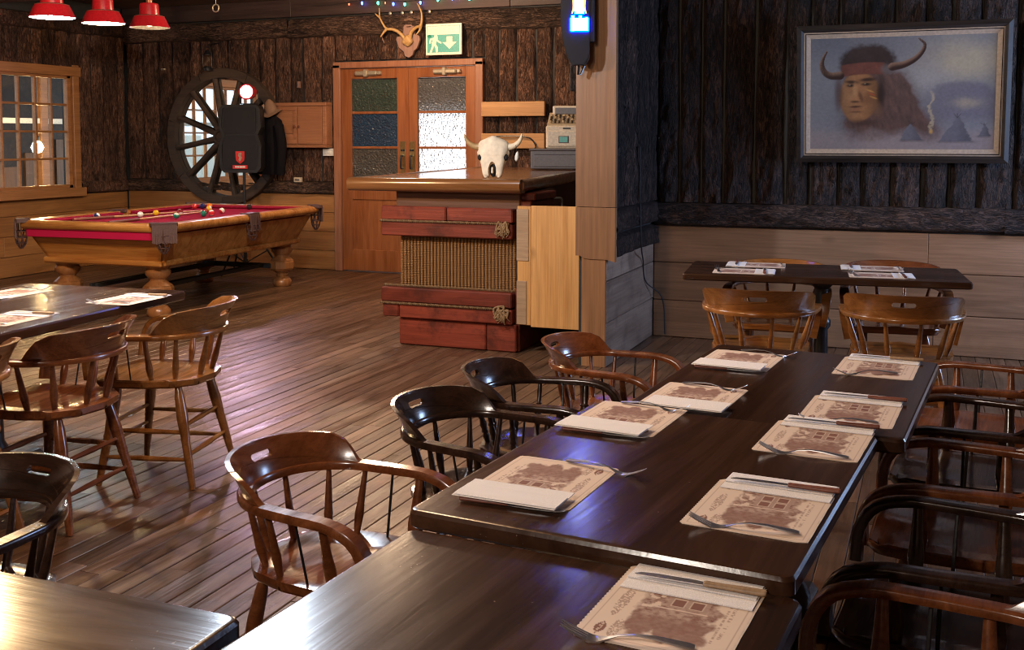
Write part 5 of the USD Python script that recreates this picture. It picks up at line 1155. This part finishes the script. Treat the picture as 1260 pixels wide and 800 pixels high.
BALLS = [(-7.17, 7.77, 'white', 'navy', 'white pool ball with a dark blue stripe, alone by the left cushion'), (-6.92, 8.06, 'white', None, 'plain white pool ball beside the yellow one'),
         (-6.94, 8.30, 'yellow', None, 'solid yellow pool ball'), (-6.81, 8.49, 'white', 'maroon', 'pale pool ball with maroon stripe above the green-striped ball'),
         (-6.50, 8.05, 'white', 'green', 'white and green striped pool ball nearest the long rail'), (-6.64, 8.66, 'maroon', None, 'solid maroon pool ball between pale balls'),
         (-7.23, 9.25, 'red', None, 'solid red pool ball at the far side'), (-7.19, 9.33, 'navy', None, 'solid dark blue pool ball between red and orange'),
         (-7.13, 9.37, 'orange', None, 'solid orange pool ball at the far side'), (-6.88, 9.03, 'white', 'yellow', 'white and yellow striped pool ball, topmost of the cluster'),
         (-6.44, 8.37, 'green', None, 'solid dark green pool ball in the front of the cluster'), (-6.44, 8.49, 'white', 'red', 'white and red striped pool ball in the cluster'),
         (-6.55, 8.80, 'red', 'white', 'red pool ball with a pale band behind the striped one'), (-6.64, 9.38, 'black', None, 'solid black pool ball alone by the far right pocket')]
for x, y, c_, b_, l_ in BALLS: ball(x, y, c_, b_, l_, RND.uniform(-70, 70), RND.uniform(-70, 70))
def build_cue(t):
    L = 1.42
    part('cue_shaft', turned((0, 0, 0), (0, L, 0), [(0, 0.013), (0.4, 0.0105), (0.985, 0.0063), (1, 0.0063)], 10), 'cue_wood', t)
    part('cue_butt', turned((0, -0.02, 0), (0, 0.40, 0), [(0, 0.0142), (0.05, 0.0146), (1, 0.0128)], 10), 'knife_wood', t, label='dark brown butt')
    part('cue_tip', turned((0, L, 0), (0, L + 0.012, 0), [(0, 0.0063), (1, 0.0055)], 8), 'white_plastic', t, label='pale tip')
K_CUE = Kind(build_cue)
K_CUE.put('pool_cue', 'pool cue lying along the left of the table, butt nearest the viewer', 'pool cue', (-7.17, 7.50, 0.7845), -12, 'pool cues on the table', (0.0, 0, -12))
K_CUE.put('pool_cue', 'pool cue lying in the middle of the table behind the near long rail', 'pool cue', (-6.62, 7.33, 0.7845), 4, 'pool cues on the table', (0.0, 0, 4.5))

# ------------------------------------------------------------------ three red pendants over the pool table
fx = thing('pendant_bar', 'copper pipe with sockets carrying the three red lamps over the pool table', 'lamp bar')
FX, FZ = -6.62, 2.80
part('pipe', tube(curve([(FX, 6.0, FZ - 0.03), (FX, 6.74, FZ + 0.02), (FX, 7.31, FZ + 0.06), (FX, 7.75, FZ + 0.06), (FX, 7.89, FZ + 0.03), (FX, 7.90, FZ - 0.03)], 40), 0.012, 8), 'copper', fx)
part('chain', tube([(FX, 7.31, FZ + 0.06), (FX, 7.31, ZC)], 0.006, 6), 'iron_black', fx)
def pendant(label, y, z, bulb, light):
    t = thing('pendant_lamp', label, 'pendant lamp', (FX, y, z), 0, 'red pendants over the pool table')
    R = 0.176
    outer = [(R, 0.0), (R + 0.003, 0.006), (R * 0.97, 0.018), (R * 0.80, 0.085), (R * 0.74, 0.100), (R * 0.60, 0.104), (R * 0.50, 0.112), (R * 0.475, 0.20), (R * 0.44, 0.215), (0.028, 0.222), (0, 0.222)]
    part('shade', lathe(outer, 36), 'shade_red', t, 35)
    inner = [(R - 0.002, 0.0), (R * 0.95, 0.018), (R * 0.78, 0.083), (R * 0.58, 0.100), (0.03, 0.104), (0, 0.104)]
    m = lathe(inner, 36); m.invert(); part('shade_lining', m, 'shade_white', t, 35, label='white enamel inside')
    part('shade_band', lathe([(R * 0.745, 0.098), (R * 0.755, 0.102), (R * 0.60, 0.110), (R * 0.60, 0.104)], 36), 'knife_wood', t, 35)
    part('socket', lathe([(0, 0.22), (0.026, 0.22), (0.028, 0.25), (0.018, 0.262), (0.016, max(0.27, FZ + 0.04 - z)), (0, max(0.27, FZ + 0.04 - z))], 16), 'copper', t, 35)
    part('bulb', lathe([(0, 0.012), (0.026, 0.018), (0.040, 0.044), (0.034, 0.070), (0.018, 0.095), (0, 0.10)], 20), bulb, t)
pendant('red enamel pendant with blue-white glowing bulb, leftmost of three', 6.74, 2.475, 'bulb_cool', 1)
pendant('red enamel pendant with warm white glowing bulb, middle of three', 7.31, 2.485, 'bulb_warm', 1)
pendant('red enamel pendant with unlit dull bulb, rightmost of three', 7.89, 2.505, 'bulb_dim', 0)

# ------------------------------------------------------------------ wagon wheel mirror
WX, WZ, WR, WY = -7.83, 1.53, 0.80, 10.60
wh = thing('wagon_wheel_mirror', 'large dark wooden wagon wheel with mirror glass between its spokes', 'mirror', (WX, WY, WZ))
def rim_piece(a0, a1):
    P = [(math.cos(a) * (WR - 0.052), 0.0, math.sin(a) * (WR - 0.052)) for a in np.linspace(a0, a1, 14)]
    ups = [(math.cos(a), 0, math.sin(a)) for a in np.linspace(a0, a1, 14)]
    return sweep(P, [(-0.045, -0.05), (0.03, -0.05), (0.045, -0.035), (0.045, 0.035), (0.03, 0.05), (-0.045, 0.05)], ups=np.array(ups))
for k in range(7):
    a0 = 2 * PI * k / 7 + 0.2
    part('wheel_felloe', rim_piece(a0 + 0.004, a0 + 2 * PI / 7 - 0.004), 'wheel_wood', wh, 35)
part('iron_tyre', sweep([(math.cos(a) * WR, 0, math.sin(a) * WR) for a in np.linspace(0, 2 * PI, 60, endpoint=False)], [(-0.04, -0.004), (0.04, -0.004), (0.04, 0.006), (-0.04, 0.006)], ups=np.array([(math.cos(a), 0, math.sin(a)) for a in np.linspace(0, 2 * PI, 60, endpoint=False)]), closed=True), 'wheel_wood', wh, 35)
for k in range(12):
    a = 2 * PI * (k + 0.35) / 12
    part('spoke', turned((0.09 * math.cos(a), -0.01, 0.09 * math.sin(a)), (0.72 * math.cos(a), 0.0, 0.72 * math.sin(a)), [(0, 0.034), (0.15, 0.036), (0.5, 0.028), (0.85, 0.030), (1, 0.034)], 8), 'wheel_wood', wh, 40)
hub = lathe([(0, -0.06), (0.115, -0.06), (0.125, -0.02), (0.105, 0.03), (0.10, 0.09), (0.075, 0.11), (0.06, 0.11), (0.055, 0.09), (0, 0.09)], 28)
part('hub', tilt(hub, rx=90), 'wheel_wood', wh, 40)
gl_ = lathe([(0, 0), (WR - 0.06, 0), (WR - 0.06, 0.006), (0, 0.006)], 48)
part('mirror_glass', moved(tilt(gl_, rx=90), 0, 0.042, 0), 'mirror_glass', wh, 30)
# ------------------------------------------------------------------ loudspeaker on its stand, with a stage light on top
SX_, SY_, = -7.18, 10.0
st_ = thing('speaker_stand', 'black tripod pole stand carrying the loudspeaker behind the pool table', 'speaker stand', (SX_, SY_, 0))
part('pole', turned((0, 0.06, 0.10), (0, 0.06, 1.134), [(0, 0.019), (0.55, 0.019), (0.56, 0.016), (1, 0.016)], 12), 'iron_black', st_)
part('collar', lathe([(0, 0.60), (0.032, 0.60), (0.034, 0.68), (0.02, 0.70), (0, 0.70)], 14, (0, 0.06, 0)), 'black_plastic', st_)
part('hub', lathe([(0, 0.10), (0.028, 0.10), (0.028, 0.16), (0, 0.16)], 14, (0, 0.06, 0)), 'black_plastic', st_)
for k in range(3):
    a = math.radians(25 + 120 * k); e = (0.40 * math.cos(a), 0.06 + 0.40 * math.sin(a), 0.012)
    part('leg', tube([(0.03 * math.cos(a), 0.06 + 0.03 * math.sin(a), 0.60), e], 0.011, 8), 'iron_black', st_)
    part('brace', tube([(0.025 * math.cos(a), 0.06 + 0.025 * math.sin(a), 0.13), (0.24 * math.cos(a), 0.06 + 0.24 * math.sin(a), 0.255)], 0.008, 6), 'iron_black', st_)
sp_ = thing('loudspeaker', 'black plastic loudspeaker with red shield badge in front of the wheel', 'speaker', (SX_, SY_, 1.135), 12)
body = Polygon([(-0.19, 0.0), (0.19, 0.0), (0.235, 0.05), (0.245, 0.30), (0.205, 0.42), (0.245, 0.50), (0.235, 0.70), (0.20, 0.745), (-0.20, 0.745), (-0.235, 0.70), (-0.245, 0.50), (-0.205, 0.42), (-0.245, 0.30), (-0.235, 0.05)]).buffer(-0.02).buffer(0.02, 5)
def taper(m, y0, y1, k):
    v = m.vertices.copy(); f = 1 - (1 - k) * (v[:, 1] - y0) / (y1 - y0); v[:, 0] *= f; m.vertices = v; return m
part('cabinet', taper(plate(body, 0.0, 0.34), 0.0, 0.34, 0.62), 'black_plastic', sp_, 25)
part('front_bezel', [plate(body.buffer(0.004).difference(body.buffer(-0.03)), -0.016, 0.022)], 'black_plastic', sp_, 25)
part('lower_grille', plate(sbox(-0.195, 0.045, 0.195, 0.40).buffer(0.012), -0.012, 0.014), 'speaker_grille', sp_, 25)
part('horn_grille', plate(sbox(-0.175, 0.44, 0.175, 0.70).buffer(0.012), -0.012, 0.014), 'speaker_grille', sp_, 25)
sh = Polygon([(-0.052, 0.235), (0.052, 0.235), (0.052, 0.165), (0.045, 0.130), (0, 0.095), (-0.045, 0.130), (-0.052, 0.165)])
part('shield_badge', plate(sh, -0.018, 0.008), 'badge_red', sp_, 25, label='red shield badge with a pale emblem')
em = Polygon([(-0.016, 0.215), (0.014, 0.222), (0.022, 0.205), (0.010, 0.195), (0.022, 0.165), (0.012, 0.135), (-0.004, 0.120), (-0.018, 0.14), (-0.008, 0.165), (-0.022, 0.185)])
part('badge_emblem', plate(em, -0.020, 0.004), 'pale_metal', sp_, 25)
part('name_plate', plate(sbox(-0.088, 0.040, 0.084, 0.082), -0.018, 0.008), 'badge_red', sp_, 25, label='red name plate with small white lettering')
part('name_lettering', [plate(sbox(x, 0.052, x + w, 0.071), -0.020, 0.004) for x, w in ((-0.060, 0.014), (-0.042, 0.012), (-0.026, 0.014), (-0.006, 0.012), (0.010, 0.014), (0.028, 0.014), (0.046, 0.012))], 'white_plastic', sp_, False, kind='stuff')
pr = thing('stage_light', 'small round stage light shining white and pink above the loudspeaker', 'stage light', (SX_ + 0.08, SY_ + 0.06, 1.885), 14)
can = lathe([(0, 0.0), (0.05, 0.0), (0.075, 0.03), (0.082, 0.14), (0.088, 0.145), (0.088, 0.155), (0.072, 0.155), (0.072, 0.135), (0, 0.135)], 24)
part('lamp_can', moved(tilt(can, rx=90), 0, 0.08, 0.14), 'shade_red', pr, 35)
lens = lathe([(0, 0.0), (0.070, 0.0), (0.066, 0.010), (0, 0.016)], 24)
part('lens', moved(tilt(lens, rx=90), 0, -0.058, 0.14), 'stage_led', pr, 40)
part('yoke', [tube([(-0.10, 0.02, 0.14), (-0.10, 0.02, 0.01), (0.10, 0.02, 0.01), (0.10, 0.02, 0.14)], 0.008, 6), box(-0.06, 0.06, -0.03, 0.07, 0.0, 0.012, 0.003)], 'iron_black', pr, 30)
# dark coat and hat on a hook at the right of the wheel
ct = thing('hanging_coat', 'black coat hanging in folds between the loudspeaker and the wall cabinet', 'coat', (-7.10, 10.46, 0))
a_ = np.linspace(0, 2 * PI, 49)[:-1]
lev = [(1.10, 0.15, 0.055), (1.18, 0.155, 0.06), (1.30, 0.15, 0.065), (1.50, 0.145, 0.07), (1.64, 0.15, 0.07), (1.72, 0.14, 0.06), (1.78, 0.06, 0.045), (1.80, 0.035, 0.035)]
V = []
for z, rx, ry in lev:
    fold = 1 + 0.10 * np.cos(7 * a_ + z * 2) * (1 if z < 1.7 else 0.3) + 0.05 * np.cos(13 * a_ - z * 3)
    V.append(np.c_[rx * fold * np.cos(a_), ry * fold * np.sin(a_), np.full(48, z)])
n_ = 48; F = []
for i in range(len(lev) - 1):
    for j in range(n_): k = (j + 1) % n_; F += [(i * n_ + j, i * n_ + k, (i + 1) * n_ + k), (i * n_ + j, (i + 1) * n_ + k, (i + 1) * n_ + j)]
cm = trimesh.Trimesh(np.vstack(V), F, process=False); part('coat_body', cm, 'cloth_black', ct, 50)
part('sleeve', [sweep(curve([(s * 0.13, -0.03, 1.66), (s * 0.185, -0.05, 1.45), (s * 0.18, -0.06, 1.22), (s * 0.165, -0.055, 1.10)], 14), ring(1, 12), scale=np.linspace(0.06, 0.048, 14)) for s in (-1,)], 'cloth_black', ct, 50)
part('sleeve', [sweep(curve([(s * 0.13, -0.03, 1.66), (s * 0.185, -0.05, 1.45), (s * 0.18, -0.06, 1.22), (s * 0.165, -0.055, 1.10)], 14), ring(1, 12), scale=np.linspace(0.06, 0.048, 14)) for s in (1,)], 'cloth_black', ct, 50)
part('hook', tube(curve([(0, 0.25, 1.80), (0, 0.05, 1.79), (0, 0.0, 1.81), (0, -0.02, 1.85)], 12), 0.008, 6), 'iron_black', ct)
ht = thing('hanging_hat', 'crumpled tan hat hung above the black coat', 'hat', (-7.06, 10.43, 1.80))
hp = lathe([(0.115, 0.0), (0.12, 0.012), (0.075, 0.03), (0.065, 0.08), (0.045, 0.13), (0.015, 0.16), (0, 0.165)], 24)
hp.vertices[:, 2] += 0.02 * np.cos(2 * np.arctan2(hp.vertices[:, 1], hp.vertices[:, 0])) * (np.hypot(hp.vertices[:, 0], hp.vertices[:, 1]) > 0.07)
part('hat_crown', tilt(hp, rx=18), 'felt_tan', ht, 50)
# wall cabinet, plates, labels
cb_ = thing('wall_cabinet', 'shallow reddish wooden two-door cabinet on the bark wall left of the doors', 'cabinet', (-6.775, YF - 0.02, 1.405))
CW, CH = 0.745, 0.515
part('cabinet_box', box(-CW / 2 + 0.02, CW / 2 - 0.02, -0.14, 0.0, 0.02, CH - 0.02), 'cabinet_wood', cb_, 20)
part('frame_rail', box(-CW / 2, CW / 2, -0.155, -0.01, 0.0, 0.035, 0.006), 'cabinet_wood', cb_, 20)
part('frame_rail', box(-CW / 2, CW / 2, -0.155, -0.01, CH - 0.04, CH, 0.006), 'cabinet_wood', cb_, 20)
part('frame_stile', box(-CW / 2, -CW / 2 + 0.035, -0.152, -0.01, 0.035, CH - 0.04, 0.006), 'cabinet_wood', cb_, 20)
part('frame_stile', box(CW / 2 - 0.05, CW / 2, -0.152, -0.01, 0.035, CH - 0.04, 0.006), 'cabinet_wood', cb_, 20)
for s in (-1, 1):
    x0, x1 = (-CW / 2 + 0.038, -0.012) if s < 0 else (0.003, CW / 2 - 0.053)
    d_ = xform('cabinet_door', cb_)
    if s < 0:
        part('door_frame', [box(x0, x1, -0.158, -0.14, 0.04, 0.09, 0.003), box(x0, x1, -0.158, -0.14, CH - 0.09, CH - 0.045, 0.003), box(x0, x0 + 0.05, -0.158, -0.14, 0.09, CH - 0.09, 0.003), box(x1 - 0.05, x1, -0.158, -0.14, 0.09, CH - 0.09, 0.003)], 'cabinet_wood', d_, 20)
        part('door_panel', box(x0 + 0.05, x1 - 0.05, -0.150, -0.14, 0.16, CH - 0.09, 0.003), 'cabinet_wood', d_, 20)
        part('door_panel', box(x0 + 0.05, x1 - 0.05, -0.152, -0.14, 0.09, 0.155, 0.003), 'cabinet_wood', d_, 20)
    else:
        part('door_panel', box(x0, x1, -0.158, -0.14, 0.04, CH - 0.045, 0.004), 'cabinet_wood', d_, 20)
    part('knob', moved(tilt(lathe([(0, 0), (0.008, 0), (0.009, 0.012), (0.015, 0.02), (0.010, 0.028), (0, 0.03)], 12), rx=90), (x1 - 0.02) if s < 0 else (x0 + 0.02), -0.157, CH * 0.47), 'knife_wood', d_, 40)
def wallplate(name, label, catg, x, z, w, h, mt, slot):
    t = thing(name, label, catg, (x, YF - 0.06, z))
    part('cover', box(-w / 2, w / 2, -0.012, 0.03, -h / 2, h / 2, 0.003), mt, t, 20)
    part('toggle', box(-w * slot, w * slot, -0.02, -0.008, -h * 0.18, h * 0.18, 0.002), 'grey_metal' if mt != 'white_plastic' else 'white_plastic', t, 20)
wallplate('switch_box', 'small white switch box below the right end of the wall cabinet', 'switch', -6.445, 1.355, 0.135, 0.085, 'white_plastic', 0.25)
wallplate('socket_plate', 'small pale socket plate on the bark rail left of the doors', 'socket', -6.856, 1.035, 0.095, 0.055, 'cream_enamel', 0.3)
wallplate('wall_tag', 'tiny yellowish tag on the bark high left of the wheel', 'tag', -8.739, 2.35, 0.055, 0.022, 'pale_metal', 0.2)
wallplate('wall_hook_plate', 'small pink plate high on the bark above the wall cabinet', 'plate', -6.827, 2.129, 0.028, 0.075, 'plaque_wood', 0.2)
# lantern above the wheel
ln = thing('glass_lantern', 'small dark oil lantern with clear chimney hanging above the wheel', 'lantern', (-7.92, 10.42, 2.30))
part('lantern_base', lathe([(0, 0.0), (0.055, 0.0), (0.06, 0.03), (0.035, 0.05), (0, 0.05)], 20), 'iron_black', ln)
part('chimney', lathe([(0.03, 0.05), (0.045, 0.09), (0.04, 0.14), (0.026, 0.18), (0.024, 0.178), (0.038, 0.14), (0.043, 0.09), (0.028, 0.052), (0.03, 0.05)], 20), 'window_pane', ln)
part('lantern_cap', lathe([(0, 0.24), (0.02, 0.235), (0.05, 0.19), (0.05, 0.18), (0, 0.18)], 20), 'iron_black', ln)
part('bail', tube(curve([(-0.055, 0, 0.03), (-0.065, 0, 0.14), (-0.045, 0, 0.24), (0, 0, 0.28), (0.045, 0, 0.24), (0.065, 0, 0.14), (0.055, 0, 0.03)], 24), 0.004, 6), 'iron_black', ln)
part('hook', tube(curve([(0, 0, 0.27), (0, 0.01, 0.30), (0, 0.15, 0.33), (0, 0.26, 0.34)], 12), 0.005, 6), 'iron_black', ln)
rg = thing('hanging_ring', 'small metal ring hanging from the ceiling near the pool lamps', 'ring', (-5.98, 8.0, 2.665))
part('ring', sweep([(0.033 * math.cos(a), 0, 0.033 * math.sin(a)) for a in np.linspace(0, 2 * PI, 24, endpoint=False)], ring(0.006, 8), ups=(0, 1, 0), closed=True), 'pale_metal', rg)
part('hook_rod', tube([(0, 0, 0.035), (0, 0, ZC - 2.665)], 0.004, 6), 'iron_black', rg)
# ------------------------------------------------------------------ antlers, exit sign, string of lights
an = thing('mounted_antlers', 'pair of deer antlers on a lobed wooden plaque above the doors', 'antlers', (-5.385, YF - 0.11, 2.565))
pq = Polygon([(-0.06, 0.17), (-0.045, 0.185), (0.06, 0.185), (0.075, 0.14), (0.075, 0.08), (0.13, 0.06), (0.135, 0.02), (0.10, -0.07), (0.06, -0.10), (0.045, -0.145), (0.0, -0.17), (-0.045, -0.155), (-0.065, -0.10), (-0.12, -0.06), (-0.155, 0.03), (-0.145, 0.06), (-0.08, 0.06), (-0.065, 0.12)]).buffer(-0.012).buffer(0.012, 4)
part('plaque', plate(pq, 0.0, 0.035), 'plaque_wood', an, 30)
part('skull_cap', tm(H((-0.035, -0.03, 0.0, 0.03), (0.035, -0.03, 0.0, 0.03), (0, -0.03, 0.04, 0.035), (0, -0.02, -0.03, 0.025))), 'antler', an, 50)
def tine(pts, r0, r1, n=16): return sweep(curve(pts, n), ring(1, 9), scale=np.linspace(r0, r1, n))
Lm = [tine([(-0.03, -0.03, 0.03), (-0.09, -0.05, 0.10), (-0.16, -0.07, 0.135), (-0.22, -0.09, 0.14), (-0.26, -0.10, 0.19), (-0.30, -0.10, 0.27), (-0.31, -0.09, 0.37)], 0.022, 0.006, 26),
      tine([(-0.295, -0.10, 0.26), (-0.33, -0.11, 0.29), (-0.355, -0.11, 0.31)], 0.014, 0.004), tine([(-0.22, -0.09, 0.14), (-0.245, -0.13, 0.09), (-0.27, -0.14, 0.05)], 0.018, 0.005)]
Rm = [tine([(0.03, -0.03, 0.03), (0.06, -0.05, 0.10), (0.13, -0.07, 0.145), (0.19, -0.09, 0.16), (0.21, -0.10, 0.22), (0.205, -0.10, 0.30), (0.18, -0.10, 0.36), (0.15, -0.09, 0.40)], 0.022, 0.005, 28),
      tine([(0.19, -0.09, 0.155), (0.20, -0.13, 0.11), (0.17, -0.15, 0.06)], 0.018, 0.006)]
part('antler', Lm, 'antler', an, 60); part('antler', Rm, 'antler', an, 60)
part('antler_tip', tine([(-0.30, -0.02, 0.11), (-0.31, -0.03, 0.06), (-0.285, -0.03, -0.01)], 0.012, 0.004), 'plaque_wood', an, 50)
ex = thing('exit_sign', 'green and cream exit sign with running figure and down arrow above the doors', 'exit sign', (-4.945, YF - 0.155, 2.575))
EW, EH = 0.425, 0.335
part('sign_board', box(-EW / 2, EW / 2, 0.0, 0.03, -EH / 2, EH / 2, 0.004), 'sign_cream', ex, 20)
part('green_panel', box(-EW / 2 + 0.022, EW / 2 - 0.026, -0.002, 0.004, -EH / 2 + 0.028, EH / 2 - 0.118), 'sign_green', ex, False)
part('border_line', [box(-EW / 2 + 0.020, -EW / 2 + 0.025, -0.002, 0.003, EH / 2 - 0.115, EH / 2 - 0.025), box(-EW / 2 + 0.02, EW / 2 - 0.022, -0.002, 0.003, EH / 2 - 0.027, EH / 2 - 0.023), box(EW / 2 - 0.026, EW / 2 - 0.022, -0.002, 0.003, EH / 2 - 0.115, EH / 2 - 0.025)], 'sign_green', ex, False, kind='stuff')
part('green_spot', plate(affinity.scale(Point(-0.165, 0.035).buffer(1, 12), 0.025, 0.016), -0.004, 0.003), 'sign_green_dark', ex, False)
ar = Polygon([(0.038, 0.028), (0.105, 0.028), (0.105, -0.032), (0.158, -0.032), (0.072, -0.106), (-0.012, -0.032), (0.038, -0.032)])
part('arrow', plate(ar, -0.005, 0.004), 'sign_cream', ex, False, label='cream down arrow')
mn = [Point(-0.088, 0.038).buffer(0.018, 10), LineString([(-0.088, 0.018), (-0.115, -0.045)]).buffer(0.024, 6), LineString([(-0.118, -0.05), (-0.135, -0.10), (-0.150, -0.135)]).buffer(0.012, 5), LineString([(-0.105, -0.05), (-0.080, -0.085), (-0.078, -0.125)]).buffer(0.014, 5),
      LineString([(-0.085, 0.005), (-0.060, -0.022), (-0.030, -0.038)]).buffer(0.009, 5), LineString([(-0.105, 0.012), (-0.150, 0.0), (-0.158, -0.035)]).buffer(0.010, 5)]
part('running_figure', plate(shapely.union_all(mn), -0.005, 0.004), 'sign_cream', ex, False, label='cream running figure')
sl = thing('string_light_wire', 'dark wire of the coloured string lights along the top of the back wall', 'wire')
pts = []
LX = [(-6.125, 'led_red'), (-5.96, 'led_blue'), (-5.76, 'led_green'), (-5.67, 'led_red'), (-5.57, 'led_blue'), (-5.43, 'led_green'), (-5.24, 'led_blue'), (-5.03, 'led_green'), (-4.86, 'led_blue'), (-4.66, 'led_green')]
zl = lambda x: 3.005 - 0.018 * math.cos((x + 5.4) * 6)
part('wire', tube([(x, 10.60, zl(x) + 0.02) for x in np.linspace(-6.6, -4.3, 60)], 0.003, 5), 'rubber_dark', sl)
names = {'led_red': 'red', 'led_blue': 'blue', 'led_green': 'green'}
for i, (x, c_) in enumerate(LX):
    sm_ = 0.6 if c_ == 'led_red' else 1.0
    nth = ('first', 'second', 'third', 'fourth', 'fifth')[[q for _, q in LX[:i]].count(c_)]
    t = thing('string_light', f'tiny glowing {names[c_]} bulb, {nth} {names[c_]} one from the left on the string', 'light', (x, 10.59, zl(x)), 0, 'coloured string lights')
    part('bulb', lathe([(0, -0.036 * sm_), (0.010 * sm_, -0.028 * sm_), (0.014 * sm_, -0.010), (0.009, 0.004), (0, 0.006)], 10), c_, t)
    part('cap', lathe([(0, 0.003), (0.009, 0.003), (0.008, 0.02), (0, 0.02)], 8), 'rubber_dark', t)
for i, x in enumerate((-5.62, -5.47, -5.36, -5.14)):
    t = thing('round_nailhead', f'small pale metal disc on the log above the antlers, {("leftmost", "second from left", "third from left", "rightmost")[i]} of four', 'disc', (x, YF - 0.085, 2.885))
    part('disc', tilt(lathe([(0, 0), (0.016, 0), (0.018, 0.008), (0.010, 0.014), (0, 0.014)], 14), rx=90), 'pale_metal', t)
